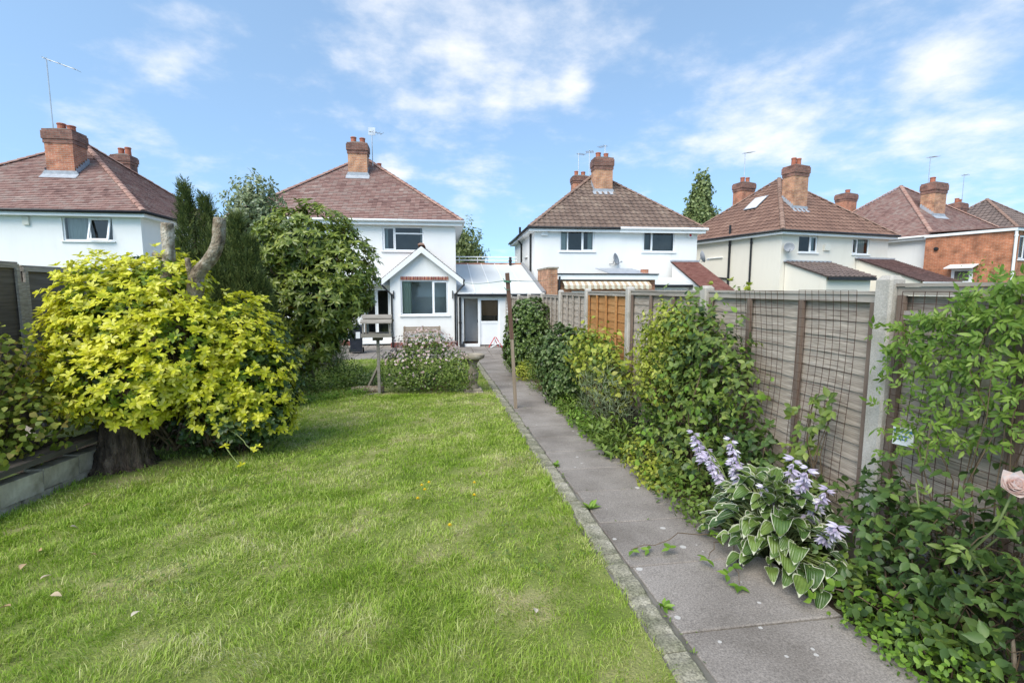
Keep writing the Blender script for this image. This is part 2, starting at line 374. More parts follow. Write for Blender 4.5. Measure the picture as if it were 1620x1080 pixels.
M['lf_lime'] = leafmat('yellow_green_leaf', [(.22,.28,.03),(.38,.42,.05),(.5,.5,.12)], .35, .45)
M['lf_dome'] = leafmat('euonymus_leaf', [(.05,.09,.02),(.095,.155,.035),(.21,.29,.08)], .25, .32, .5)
M['lf_varieg'] = leafmat('variegated_leaf', [(.05,.09,.025),(.10,.16,.04),(.30,.36,.16)], .25, .38, pos=[0,.7,1])
M['lf_currant'] = leafmat('currant_leaf', [(.11,.15,.02),(.22,.27,.035),(.36,.37,.06),(.42,.28,.09)], .35, .5, pos=[0,.45,.85,1])
M['lf_bramble'] = leafmat('bramble_leaf', [(.06,.105,.025),(.115,.175,.035),(.19,.255,.05),(.33,.38,.09)], .3, .45, patch=.4, pscale=3.5)
M['lf_grey'] = leafmat('grey_green_leaf', [(.09,.12,.06),(.16,.2,.1),(.24,.28,.16)], .25, .6)
M['lf_poplar'] = leafmat('poplar_leaf', [(.11,.15,.045),(.20,.25,.08),(.34,.39,.18)], .3, .5)
def hostamat():
    m, t, p = newmat('hosta_green'); oi = t.nodes.new('ShaderNodeObjectInfo'); co = objco(t); sx = t.nodes.new('ShaderNodeSeparateXYZ'); t.links.new(co, sx.inputs[0])
    rib = tmath(t, 'SINE', tmath(t, 'MULTIPLY', sx.outputs[0], 62))
    f = tmath(t, 'ADD', tmath(t, 'MULTIPLY', oi.outputs['Random'], .6), tmath(t, 'ADD', tmath(t, 'MULTIPLY', rib, .022), tmath(t, 'MULTIPLY', noise(t, 5, 4, vec=co), .35)))
    r = ramp(t, [(.035,.075,.02),(.08,.145,.035),(.165,.24,.055),(.28,.33,.09)], [.1,.4,.75,1]); t.links.new(f, r.inputs[0]); t.links.new(r.outputs[0], p.inputs['Base Color'])
    p.inputs['Roughness'].default_value = .36; bump(t, p, rib, .3, .015)
    tr = t.nodes.new('ShaderNodeBsdfTranslucent'); t.links.new(r.outputs[0], tr.inputs[0]); ms = t.nodes.new('ShaderNodeMixShader'); ms.inputs[0].default_value = .22
    t.links.new(p.outputs[0], ms.inputs[1]); t.links.new(tr.outputs[0], ms.inputs[2]); t.links.new(ms.outputs[0], t.nodes['Material Output'].inputs[0])
    return m
M['hosta_g'] = hostamat()
M['hosta_w'] = leafmat('hosta_margin', [(.5,.52,.36),(.66,.66,.52)], .3, .4)
def grassmat():
    m, t, p = newmat('grass_blade'); g = t.nodes.new('ShaderNodeNewGeometry'); pos = g.outputs['Position']
    nz = noise(t, 1.1, 5, .6, pos); nb = noise(t, 7, 3, .5, pos)
    f = tmath(t, 'ADD', tmath(t, 'ADD', tmath(t, 'MULTIPLY', nz, .75), tmath(t, 'MULTIPLY', nb, .35)), tmath(t, 'MULTIPLY', g.outputs['Random Per Island'], .30))
    r = ramp(t, [(.14,.25,.018),(.235,.37,.032),(.345,.475,.065),(.49,.54,.17),(.65,.60,.36)], [.40,.55,.68,.81,.95])
    t.links.new(f, r.inputs[0])
    t.links.new(r.outputs[0], p.inputs['Base Color']); p.inputs['Roughness'].default_value = .55; p.inputs['Specular IOR Level'].default_value = .3
    tr = t.nodes.new('ShaderNodeBsdfTranslucent'); t.links.new(r.outputs[0], tr.inputs[0])
    ms = t.nodes.new('ShaderNodeMixShader'); ms.inputs[0].default_value = .35
    t.links.new(p.outputs[0], ms.inputs[1]); t.links.new(tr.outputs[0], ms.inputs[2]); t.links.new(ms.outputs[0], t.nodes['Material Output'].inputs[0])
    return m
M['grass'] = grassmat()

# ------------------------------------------------------------------ ground, lawn, path, patio
mb = MB()
ys = [-60, 0, 17, 60, 500]; xs = [-400, -60, 60, 400]
for j in range(len(ys)):
    for i in range(len(xs)): mb.v.append((xs[i], ys[j], gz(ys[j]) - .05))
for j in range(len(ys)-1):
    for i in range(len(xs)-1):
        a = j*len(xs)+i; mb.f.append((a, a+1, a+1+len(xs), a+len(xs))); mb.m.append(0)
struct(mb.build('ground', M['neigh']))
mb = MB()
def sheet(mb, x0, x1, y0, y1, dz, nx=2, ny=8, jit=0):
    b = len(mb.v)
    for j in range(ny+1):
        for i in range(nx+1):
            x = x0+(x1-x0)*i/nx; y = y0+(y1-y0)*j/ny
            mb.v.append((x, y, gz(y)+dz+random.uniform(-jit, jit)))
    for j in range(ny):
        for i in range(nx):
            a = b+j*(nx+1)+i; mb.f.append((a, a+1, a+nx+2, a+nx+1)); mb.m.append(0)
sheet(mb, -3.5, .985, .3, 17, -.012, 30, 110, .008)
struct(mb.build('lawn', M['lawn'], smooth=True))
mb = MB(); sheet(mb, 2.04, 2.52, .3, 19.9, -.02, 6, 120, .02)
struct(mb.build('border_soil', M['soil'], smooth=True))
mb = MB(); sheet(mb, -4.4, -3.5, 5.4, 17, .0, 8, 80, .03)
struct(mb.build('bed_soil', M['soil'], smooth=True))

# path of slabs with a kerb of stones
mb = MB(); sheet(mb, .985, 2.06, .3, 17, -.014, 2, 4)
path = struct(mb.build('path', M['gravelboard']))
def slab_mesh(w, l, name, t=.05, seed=0):
    rr = random.Random(seed); b = MB(); j = lambda a: rr.uniform(-a, a)
    e = .006
    x0, x1, y0, y1 = -w/2+j(.004), w/2+j(.004), -l/2+j(.004), l/2+j(.004)
    b.add([(x0,y0,-t),(x1,y0,-t),(x1,y1,-t),(x0,y1,-t),(x0,y0,-e),(x1,y0,-e),(x1,y1,-e),(x0,y1,-e),
           (x0+e,y0+e,0),(x1-e,y0+e,0),(x1-e,y1-e,0),(x0+e,y1-e,0)],
          [(0,1,5,4),(1,2,6,5),(2,3,7,6),(3,0,4,7),(4,5,9,8),(5,6,10,9),(6,7,11,10),(7,4,8,11),(8,9,10,11)])
    return b.mesh(name, M['slab'])
sl = [slab_mesh(.895, .622, 'paving_slab', seed=k) for k in range(3)]
y = 2.1 - .63*3
k = 0
while y < 17 - .3:
    yc = y + .315
    link('paving_slab', sl[k % 3], path, (1.595 + random.uniform(-.006, .006), yc, gz(yc) + random.uniform(-.004, .004)),
         (TILT + random.uniform(-.006, .006), random.uniform(-.006, .006), random.uniform(-.006, .006)))
    y += .63; k += 1
kerb = struct(MB().box(.99, 1.135, .3, .301, -.2, -.15).build('kerb', M['soil']))
def kerb_mesh(seed):
    rr = random.Random(seed); b = MB(); n = 22; L = .90
    for i in range(n+1):
        yy = -L/2 + L*i/n; w = .064; a = rr.uniform(-.012, .014); c = rr.uniform(-.004, .003); h = rr.uniform(-.012, .004)
        b.v += [(-w+a, yy, -.09), (-w+a, yy, .002+h), (-w+.016+a, yy, .014+h), (w-.012+c, yy, .014+h), (w+c, yy, .004+h), (w+c, yy, -.09)]
    for i in range(n):
        for q in range(5): b.f.append((i*6+q, i*6+q+1, (i+1)*6+q+1, (i+1)*6+q)); b.m.append(0)
    b.f += [(0,1,2,3,4,5), tuple(n*6+q for q in (5,4,3,2,1,0))]; b.m += [0, 0]
    return b.mesh('kerb_stone', M['kerb'])
ks = [kerb_mesh(s) for s in range(4)]
y = .6; k = 0
while y < 17:
    link('kerb_stone', ks[k % 4], kerb, (1.062 + random.uniform(-.008, .008), y, gz(y) + random.uniform(-.006, .004)), (TILT, random.uniform(-.03, .03), random.uniform(-.008, .008)))
    y += .912; k += 1
patio = struct(MB().box(-4.3, 2.5, 17.02, 21.4, -.9, -.835).build('patio', M['soil']))
pm = [slab_mesh(.59, .59, 'paving_slab', seed=20+k) for k in range(3)]
for i in range(11):
    for j in range(7):
        x = -3.98 + i*.605; yy = 17.35 + j*.605
        if x > 2.3: continue
        link('paving_slab', pm[(i*3+j) % 3], patio, (x, yy, -.8 + random.uniform(-.006, .004)), (random.uniform(-.008, .008), random.uniform(-.008, .008), random.uniform(-.008, .008)))

# grass blades (one mass)
def fieldn(x, y, f, n=7, seed=0):
    r = np.random.default_rng(seed); v = 0
    for _ in range(n):
        a = r.uniform(0, 6.283); k = f*r.uniform(.6, 1.6); v = v + np.sin((x*np.cos(a)+y*np.sin(a))*k + r.uniform(0, 6.283))
    return v/np.sqrt(n/2)/1.6
def grass_blades():
    bands = [(1.0, 2.0, 17000), (2.0, 3.0, 15000), (3.0, 4.4, 10500), (4.4, 6.4, 6500), (6.4, 9.7, 3600), (9.7, 17, 1100)]
    P, S, T = [], [], []
    for y0, y1, dens in bands:
        n = int(dens*(y1-y0)*4.6)
        x = rng.uniform(-3.52, 1.02, n); y = rng.uniform(y0, y1, n)
        left = -(y+.2)*.95 - .1; keep = (x > left) & (x < .998 + .02*np.sin(y*9)+.015*np.sin(y*23) + rng.uniform(-.03, .03, n) + .05*(rng.uniform(0, 1, n) < .07))
        pf = fieldn(x, y, 3.2, seed=3); tf = fieldn(x, y, 26, seed=5)
        keep &= rng.uniform(0, 1, n) < .74 + .16*pf + .25*tf
        sh = ((x+3.1)/.9)**2 + ((y-5.9)/1.0)**2 < 1; keep &= ~(sh & (rng.uniform(0, 1, n) < .85))
        keep &= ~((x < -2.3) & (y > 7.9) & (y < 11.6) & (rng.uniform(0, 1, n) < .8))
        keep &= ~((x > -1.2) & (x < .7) & (y > 9.55) & (y < 10.6))
        x, y, pf, tf = x[keep], y[keep], pf[keep], tf[keep]
        hgt = rng.gamma(5, 1/5., len(x))*np.clip(.027 + .005*pf + .007*tf, .010, .09) * (1 + .4*(x < -2.0)) * (1 + .3*np.clip((x-.75)/.25, 0, 1))
        wd = (.0014 + .00062*np.clip(y-1.5, 0, 8))*rng.uniform(.7, 1.3, len(x))
        P.append(np.stack([x, y, -.047*np.clip(y, 0, 17)-.012], 1)); S.append(np.stack([hgt, wd], 1))
    P = np.concatenate(P); S = np.concatenate(S); n = len(P)
    az = rng.uniform(0, 2*np.pi, n); lean = np.clip(np.abs(rng.normal(.55, .4, n)), 0, 1.6); h = S[:, 0]; w = S[:, 1]
    d = np.stack([np.cos(az), np.sin(az)], 1); d += .9*np.stack([fieldn(P[:, 0], P[:, 1], 9, seed=8), fieldn(P[:, 0], P[:, 1], 9, seed=9)], 1)
    d /= np.linalg.norm(d, axis=1, keepdims=True)+1e-6
    pa = rng.uniform(0, 2*np.pi, n); s = np.stack([np.cos(pa), np.sin(pa)], 1)
    V = np.zeros((n, 5, 3))
    V[:, 0, :2] = P[:, :2] - s*w[:, None]; V[:, 1, :2] = P[:, :2] + s*w[:, None]; V[:, 0, 2] = V[:, 1, 2] = P[:, 2]
    mid = P[:, :2] + d*(h*lean*.35)[:, None]
    V[:, 2, :2] = mid + s*(w*.8)[:, None]; V[:, 3, :2] = mid - s*(w*.8)[:, None]; V[:, 2, 2] = V[:, 3, 2] = P[:, 2] + h*.6*(1-.15*lean)
    V[:, 4, :2] = P[:, :2] + d*(h*lean)[:, None]*1.2; V[:, 4, 2] = P[:, 2] + h*np.maximum(1 - .42*lean, .25)
    return fast_mesh('grass', V.reshape(-1, 3), [np.array([[0,1,2,3]]), np.array([[3,2,4]])], n, 5, M['grass'])
def fast_mesh(name, V, tmplfaces, n, nv, mats, mi=None, smooth=False):
    """n copies of a template: tmplfaces is a list of int arrays (one per polygon size)."""
    loops, starts, totals, mis = [], [], [], []
    pos = 0; off = (np.arange(n)*nv)[:, None, None]
    for q, F in enumerate(tmplfaces):
        A = (F[None] + off).reshape(-1, F.shape[1])
        loops.append(A.ravel()); starts.append(pos + np.arange(len(A))*F.shape[1]); totals.append(np.full(len(A), F.shape[1])); pos += A.size
        if mi is not None: mis.append(np.tile(np.asarray(mi[q]), n))
    loops = np.concatenate(loops); starts = np.concatenate(starts); totals = np.concatenate(totals)
    me = bpy.data.meshes.new(name); me.vertices.add(len(V)); me.vertices.foreach_set('co', V.astype(np.float32).ravel())
    me.loops.add(len(loops)); me.loops.foreach_set('vertex_index', loops.astype(np.int32))
    me.polygons.add(len(starts)); me.polygons.foreach_set('loop_start', starts.astype(np.int32))
    try: me.polygons.foreach_set('loop_total', totals.astype(np.int32))
    except Exception: pass
    for m in (mats if isinstance(mats, (list, tuple)) else [mats]): me.materials.append(m)
    if mi is not None: me.polygons.foreach_set('material_index', np.concatenate(mis).astype(np.int32))
    if smooth: me.polygons.foreach_set('use_smooth', np.ones(len(starts), bool))
    me.update(calc_edges=True); me.validate(); return me
g = link('grass', grass_blades()); g['label'] = 'patchy green lawn grass between the path and the left beds'; g['category'] = 'grass'; stuff(g)

# ------------------------------------------------------------------ houses
GZ = -.8
def wall_grid(mb, x0, x1, z0, z1, y, ops, depth=.14, mi=0):
    """front wall (facing -y) with real openings and reveals"""
    X = sorted({x0, x1, *[o[0] for o in ops], *[o[1] for o in ops]}); Z = sorted({z0, z1, *[o[2] for o in ops], *[o[3] for o in ops]})
    for i in range(len(X)-1):
        for j in range(len(Z)-1):
            cx = (X[i]+X[i+1])/2; cz = (Z[j]+Z[j+1])/2
            if any(o[0] < cx < o[1] and o[2] < cz < o[3] for o in ops): continue
            mb.add([(X[i],y,Z[j]),(X[i+1],y,Z[j]),(X[i+1],y,Z[j+1]),(X[i],y,Z[j+1])], [(0,1,2,3)], mi)
    for a, b, c, d in ops:
        y2 = y+depth
        mb.add([(a,y,c),(b,y,c),(b,y,d),(a,y,d),(a,y2,c),(b,y2,c),(b,y2,d),(a,y2,d)], [(0,4,5,1),(1,5,6,2),(2,6,7,3),(3,7,4,0)], mi)
def window(parent, x, z, w, h, y, cols, sill=True, rz=0, curtain=None, room=True, frame='upvc', fr=.055, name='window', tilt=None):
    """cols: list of (fraction, fanlight fraction or 0)"""
    mb = MB(); y0, y1 = .05, .115
    mb.box(0, w, y0, y1, 0, fr); mb.box(0, w, y0, y1, h-fr, h); mb.box(0, fr, y0, y1, fr, h-fr); mb.box(w-fr, w, y0, y1, fr, h-fr)
    xx = 0; panes = []
    tot = sum(c[0] for c in cols)
    for i, c in enumerate(cols):
        a = xx; xx += w*c[0]/tot; b = xx
        a2 = a + (fr if i == 0 else fr/2); b2 = b - (fr if i == len(cols)-1 else fr/2)
        if i: mb.box(a-fr/2, a+fr/2, y0, y1, fr, h-fr)
        zz = [fr, h-fr]
        if c[1]: zf = h*(1-c[1]); mb.box(a2, b2, y0+.002, y1-.002, zf-fr/2, zf+fr/2); zz = [fr, zf-fr/2, zf+fr/2, h-fr]
        for q in range(0, len(zz), 2):
            panes.append((a2, b2, zz[q], zz[q+1]))
            if len(c) > 2 and c[2]:      # opening sash rim
                s = .035; mb.box(a2+.002, b2-.002, y0-.02, y0+.02, zz[q]+.001, zz[q]+s); mb.box(a2+.002, b2-.002, y0-.02, y0+.02, zz[q+1]-s, zz[q+1]-.001)
                mb.box(a2+.002, a2+s, y0-.02, y0+.02, zz[q]+s, zz[q+1]-s); mb.box(b2-s, b2-.002, y0-.02, y0+.02, zz[q]+s, zz[q+1]-s)
    o = mb.build(name, M[frame], parent, (x+0, y, z) if rz == 0 else (x, y, z), (0,0,rz))
    for p in panes:
        pb = MB(); pb.add([(p[0]-.004,.08,p[2]-.004),(p[1]+.004,.08,p[2]-.004),(p[1]+.004,.08,p[3]+.004),(p[0]-.004,.08,p[3]+.004)], [(0,1,2,3)])
        pb.build('pane', M['glass'], o)
    if sill: MB().box(-.06, w+.06, -.06, .13, -.06, -.003).build('sill', M['paint_white'], o, bevel=.008)
    if room:
        rb = MB(); D = 1.6
        rb.add([(-.3,.135,-.4),(w+.3,.135,-.4),(w+.3,.135,h+.2),(-.3,.135,h+.2),(-.3,D,-.4),(w+.3,D,-.4),(w+.3,D,h+.2),(-.3,D,h+.2)],
               [(4,5,6,7),(0,1,5,4),(1,2,6,5),(2,3,7,6),(3,0,4,7)])
        rb.build('interior', M['room'], o)
    for (a, b, mk) in (curtain or []):
        cbm = MB(); n = 14
        for i in range(n+1):
            xx = a+(b-a)*i/n; yy = .2+.03*math.sin(i*1.9)
            cbm.v += [(xx, yy, -.1), (xx, yy, h+.05)]
        for i in range(n): cbm.f.append((2*i, 2*i+2, 2*i+3, 2*i+1)); cbm.m.append(0)
        cbm.build('curtain', M[mk], o, smooth=True)
    return o
def slope_tiles(mb, A, B, C, D, w, e, style='plain', t=.034):
    """tiles on the slope A-B (eaves, left to right seen from outside), C-D top (right, left)"""
    A, B, C, D = map(Vector, (A, B, C, D)); u = (B-A).normalized(); L = (B-A).length
    up = D - A; up = (up - u*up.dot(u)); H = up.length; v = up.normalized(); n = u.cross(v)
    xl1 = (D-A).dot(u); xr1 = (C-A).dot(u); k = 0; s = -.04
    while s < H - .02:
        s1 = min(s + e*1.12, H); sm = max(0, min(H, s+e*.5)); a = xl1*sm/H; b = L + (xr1-L)*sm/H
        x = a - (w*(.5 if (k % 2 and style == 'plain') else 0)) - random.uniform(0, .01) if style == 'plain' else math.floor(a/w)*w
        while x < b:
            x0 = max(x+.002, a); x1 = min(x+w-.002, b); x += w
            if x1 - x0 < w*.12: continue
            j = random.uniform(0, .008) if style == 'plain' else random.uniform(0, .004)
            P = lambda xx, ss, hh: A + u*xx + v*ss + n*hh
            sj = s + random.uniform(-.006, .006)
            if style == 'plain':
                mb.add([P(x0,sj,t+j),P(x1,sj,t+j*.6),P(x1,s1,.004),P(x0,s1,.004),P(x0,sj,-.01),P(x1,sj,-.01)], [(0,1,2,3),(4,5,1,0)])
            else:
                pr = [(0,.0),(.18,.035),(.38,.04),(.58,.012),(.8,.0),(1,.004)]
                vs_ = []
                for fx, fh in pr:
                    xx = min(max(x-w+.001+fx*(w-.002), x0), x1)
                    vs_ += [P(xx, sj, t+fh+j), P(xx, s1, .002+fh*.9), P(xx, sj, -.01)]
                fs = []
                for q in range(5): fs += [(3*q,3*q+3,3*q+4,3*q+1),(3*q+2,3*q+5,3*q+3,3*q)]
                mb.add(vs_, fs)
        s += e; k += 1
def hip_caps(mb, A, B, r=.11, L=.33):
    A, B = Vector(A), Vector(B); d = (B-A); n = int(d.length/L); d = d.normalized()
    side = d.cross(Vector((0,0,1))).normalized(); up = side.cross(d)
    for i in range(n+1):
        p = A + d*(i*L); q = A + d*min((i+1)*L+.03, (B-A).length+.05); rr = r*random.uniform(.95, 1.06)
        vs_ = []
        for (c, rad, dz) in ((p, rr*1.06, .012), (q, rr*.94, 0)):
            for k in range(6):
                th = math.pi*k/5; vs_.append(c + side*math.cos(th)*rad + up*(math.sin(th)*rad*.62 + dz - .015))
        mb.add(vs_, [(k, k+1, 7+k, 6+k) for k in range(5)] + [(5,4,3,2,1,0)])
def chimney(parent, x, y, z0, zb, zt, w, d, brick, pots, lead=True):
    """x,y centre of the stack; z0 hidden foot, zb foot of the dark head, zt top of the head"""
    mb = MB().box(-w/2, w/2, -d/2, d/2, z0, zb)
    o = mb.build('chimney', M[brick], parent, (x, y, 0))
    hb = MB(); h = zt-zb
    hb.box(-w/2-.03, w/2+.03, -d/2-.03, d/2+.03, zb, zb+h*.3); hb.box(-w/2-.06, w/2+.06, -d/2-.06, d/2+.06, zb+h*.3, zb+h*.85); hb.box(-w/2-.03, w/2+.03, -d/2-.03, d/2+.03, zb+h*.85, zt)
    hb.build('chimney_head', M['brick_dark'], o)
    MB().add([(-w/2,-d/2,zt),(w/2,-d/2,zt),(w/2,d/2,zt),(-w/2,d/2,zt),(-w/4,-d/4,zt+.09),(w/4,-d/4,zt+.09),(w/4,d/4,zt+.09),(-w/4,d/4,zt+.09)],
             [(4,5,6,7),(0,1,5,4),(1,2,6,5),(2,3,7,6),(3,0,4,7)]).build('mortar_flaunching', M['gravelboard'], o)
    for px, py, ph, pr in pots:
        MB().lathe([(pr*1.1,0),(pr,.05),(pr*.92,ph*.8),(pr*1.08,ph*.84),(pr*1.08,ph*.95),(pr*.95,ph),(pr*.7,ph),(pr*.7,ph-.08)], (px, py, zt+.02), 14).build('chimney_pot', M['pot'], o, smooth=False)
    return o
def roof_z(spec, y):  # front slope, local
    return spec['HE'] + (y + spec['o'])*spec['rise']/(spec['D']/2+spec['o'])
def flashing(parent, spec, x, y, w, d):
    """lead round the foot of a stack on the front slope"""
    mb = MB(); z = roof_z(spec, y-d/2); s = spec['rise']/(spec['D']/2+spec['o'])
    mb.add([(x-w/2-.1, y-d/2-.22, z-.22*s+.05), (x+w/2+.1, y-d/2-.22, z-.22*s+.05), (x+w/2+.1, y-d/2-.005, z+.06), (x-w/2-.1, y-d/2-.005, z+.06)], [(0,1,2,3)])
    mb.add([(x-w/2-.1, y-d/2-.006, z+.06), (x+w/2+.1, y-d/2-.006, z+.06), (x+w/2+.02, y-d/2-.006, z+.2), (x-w/2-.02, y-d/2-.006, z+.2)], [(0,1,2,3)])
    for q in (-1, 1):
        a = x+q*(w/2+.006)
        for i in range(6):
            y0 = y-d/2+d*i/6; y1 = y-d/2+d*(i+1)/6
            mb.add([(a,y0,roof_z(spec,y0)+.02),(a,y1,roof_z(spec,y1)+.02),(a,y1,roof_z(spec,y1)+.2),(a,y0,roof_z(spec,y1)+.2)], [(0,1,2,3)])
    mb.build('flashing', M['lead'], parent)

def house(name, label, ox, oy, rot, W, D, HE, rise, wallm, tile, tw, te, style, hipm, ops, gutter='paint_white', o=.3, sides=('front', 'left', 'right')):
    e = thing(name, label, 'house', (ox, oy, GZ), rot)
    spec = dict(HE=HE, rise=rise, D=D, o=o, W=W)
    mb = MB(); wall_grid(mb, 0, W, 0, HE-.02, 0, ops)
    mb.add([(0,D,0),(0,0,0),(0,0,HE-.02),(0,D,HE-.02),(W,0,0),(W,D,0),(W,D,HE-.02),(W,0,HE-.02)], [(0,1,2,3),(4,5,6,7),(5,0,3,6)])
    mb.build('wall', M[wallm], e)
    A = (-o,-o,HE); B = (W+o,-o,HE); C = (W+o,D+o,HE); E = (-o,D+o,HE); T = (W/2, D/2, HE+rise)
    rf = MB().add([A,B,C,E,T,(-o,-o,HE-.03),(W+o,-o,HE-.03),(W+o,D+o,HE-.03),(-o,D+o,HE-.03)], [(0,1,4),(1,2,4),(2,3,4),(3,0,4),(8,7,6,5),(5,6,1,0),(6,7,2,1),(7,8,3,2),(8,5,0,3)]).build('roof', M['deck'], e)
    tb = MB()
    if 'front' in sides: slope_tiles(tb, A, B, T, T, tw, te, style)
    if 'left' in sides: slope_tiles(tb, E, A, T, T, tw, te, style)
    if 'right' in sides: slope_tiles(tb, B, C, T, T, tw, te, style)
    stuff(tb.build('roof_tiles', M[tile], rf))
    hb = MB()
    hip_caps(hb, Vector(A)+Vector((0,0,.03)), Vector(T)+Vector((0,0,.05))); hip_caps(hb, Vector(B)+Vector((0,0,.03)), Vector(T)+Vector((0,0,.05)))
    hip_caps(hb, Vector(C)+Vector((0,0,.03)), Vector(T)+Vector((0,0,.05))); hip_caps(hb, Vector(E)+Vector((0,0,.03)), Vector(T)+Vector((0,0,.05)))
    stuff(hb.build('hip_tiles', M[hipm], rf))
    fb = MB(); fb.box(-o+.01, W+o-.01, -o+.01, -o+.035, HE-.2, HE-.035); fb.box(-o+.012, -o+.035, -o+.036, D+o-.02, HE-.2, HE-.035); fb.box(W+o-.035, W+o-.012, -o+.036, D+o-.02, HE-.2, HE-.035)
    fb.box(-o+.036, W+o-.036, -o+.036, -.003, HE-.2, HE-.185); fb.box(-o+.036, -.003, .0, D, HE-.2, HE-.185); fb.box(W+.003, W+o-.036, .0, D, HE-.2, HE-.185)
    fb.build('fascia', M['paint_white'], e)
    gb = MB(); gy = -o-.055
    gb.tube([(-o-.06, gy, HE-.03), (W+o+.06, gy, HE-.03)], .058, 8); gb.tube([(-o-.055, gy, HE-.03), (-o-.055, D+o, HE-.03)], .058, 8); gb.tube([(W+o+.055, gy, HE-.03), (W+o+.055, D+o, HE-.03)], .058, 8)
    gb.build('gutter', M[gutter], e, smooth=True)
    return e, spec
def downpipe(parent, pts, r=.04, m='black', name='downpipe'):
    mb = MB().tube(pts, r, 8)
    for p in pts[1:-1]: mb.lathe([(r*1.3,-.04),(r*1.3,.04)], p, 8)
    return mb.build(name, M[m], parent, smooth=False)

# --- the house with the gabled bay (centre left)
H1x = -8.1
W1 = 8.72
hz = lambda z: z - GZ
winop = (-2.45-H1x, -.73-H1x, hz(3.2), hz(4.22)); frd = (-3.35-H1x, -2.2-H1x, hz(-.55), hz(1.62)); up2 = (-6.4-H1x, -4.7-H1x, hz(3.2), hz(4.22))
e1, s1 = house('white_house', 'white rendered house with a small gabled bay and pinkish brown tiled roof', H1x, 21.4, 0, W1, 8.6, hz(4.45), 3.6, 'render_white', 'roof_plain', .20, .135, 'plain', 'hip', [winop, frd, up2], 'paint_white')
window(e1, winop[0], winop[2], 1.72, 1.02, 0, [(.3,0,1),(.7,.28,0)], curtain=[(.05,.22,'curtain'),(1.58,1.7,'curtain')])
window(e1, up2[0], up2[2], 1.7, 1.02, 0, [(.3,0,1),(.7,.28,0)], curtain=[(.05,.25,'curtain')])
window(e1, frd[0], frd[2], 1.15, 2.17, 0, [(.5,0,1),(.5,0,1)], curtain=[(.03,.2,'curtain')], name='glazed_door')
MB().box(frd[0]-.1, frd[1]+.1, -.35, -.002, hz(-.72), hz(-.56)).build('doorstep', M['paint_white'], e1)
MB().box(.0, frd[0]-.2, -.035, -.002, hz(-.8), hz(-.6)).build('plinth', M['plinth'], e1)
MB().box(-4.6-H1x, -2.12-H1x, -.75, -.003, hz(1.78), hz(1.92)).box(-4.62-H1x, -2.13-H1x, -.78, -.75, hz(1.74), hz(1.94)).build('canopy_roof', M['lead'], e1)
c1 = chimney(e1, -3.78-H1x, 3.0, 6.0, hz(7.83), hz(8.32), .86, .62, 'brick_orange', [(-.2,0,.3,.13),(.2,0,.27,.13)])
flashing(e1, s1, -3.78-H1x, 3.0, .86, .62)
chimney(e1, -3.25-H1x, 5.6, 6.0, hz(7.55), hz(7.85), .6, .5, 'brick_red', [(.1,0,.25,.12)])
# bay
bx0, bx1, by = -2.08-H1x, .60-H1x, -1.1; bz = hz(1.92); apx = -.79-H1x; apz = hz(3.30)
bw = (-1.66-H1x, .28-H1x, hz(.52), hz(1.95))
mb = MB(); wall_grid(mb, bx0, bx1, 0, hz(1.96), by, [bw])
mb.add([(bx0,by,hz(1.96)),(bx1,by,hz(1.96)),(bx1,by,hz(2.1)),(apx,by,apz-.06),(bx0,by,hz(2.1))], [(0,1,2,3,4)])
mb.add([(bx0,-.002,0),(bx0,by,0),(bx0,by,hz(1.96)),(bx0,-.002,hz(1.96)),(bx1,by,0),(bx1,-.002,0),(bx1,-.002,hz(1.96)),(bx1,by,hz(1.96))], [(0,1,2,3),(4,5,6,7)])
bay = mb.build('bay', M['render_white'], e1)
window(e1, bw[0], bw[2], 1.94, 1.43, by, [(.67,0,0),(.33,0,1)], curtain=[(.04,.42,'curtain_green')], name='bay_window')
MB().box(bx0-.02, bx1+.02, by-.03, by-.002, 0, .2).build('plinth', M['plinth'], e1)
sb = MB(); n = 27
for i in range(n):
    x = bw[0] + (bw[1]-bw[0])*i/n; sb.box(x+.006, x+1.95/n-.006, by-.025-random.uniform(0,.006), by-.002, hz(1.955), hz(2.09), i % 2)
stuff(sb.build('soldier_course', [M['brick_red'], M['plinth']], bay))
ex0, ex1 = bx0-.30, bx1+.27; ez = hz(1.98)
rt = MB(); yb = by-.22
slope_tiles(rt, (ex0,-.01,ez), (ex0,yb,ez), (apx,yb,apz), (apx,-.01,apz), .17, .11, 'plain')
slope_tiles(rt, (ex1,yb,ez), (ex1,-.01,ez), (apx,-.01,apz), (apx,yb,apz), .17, .11, 'plain')
rd = MB().prism([(ex0,yb,ez-.05),(apx,yb,apz-.05),(apx,yb,apz-.003),(ex0,yb,ez-.003)], (0,-yb-.012,0)).prism([(ex1,yb,ez-.05),(ex1,yb,ez-.003),(apx+.002,yb,apz-.003),(apx+.002,yb,apz-.05)], (0,-yb-.012,0)).build('bay_roof', M['paint_white'], e1)
rt2 = rt.build('roof_tiles', M['roof_plain'], rd); stuff(rt2)
hb = MB(); hip_caps(hb, (apx,yb-.02,apz+.05), (apx,-.02,apz+.05), .13); stuff(hb.build('ridge_tiles', M['hip'], rd))
for sgn, xe in ((-1, ex0), (1, ex1)):
    th = .2
    MB().prism([(xe, yb-.03, ez-.03), (apx, yb-.03, apz-.03), (apx, yb-.03, apz-.03-th*1.15), (xe, yb-.03, ez-.03-th)], (0,.026,0)).build('bargeboard', M['paint_white'], e1)
for xe, xd, sg in ((ex0-.03, bx0+.06, -1), (ex1+.03, bx1-.06, 1)):
    MB().tube([(xe, yb-.02, ez-.05), (xe, -.02, ez-.05)], .05, 8).build('gutter', M['black'], e1, smooth=True)
    downpipe(e1, [(xe, by-.05, ez-.1), (xe, by-.06, ez-.22), (xd, by-.06, ez-.62), (xd, by-.06, .02)], .036)
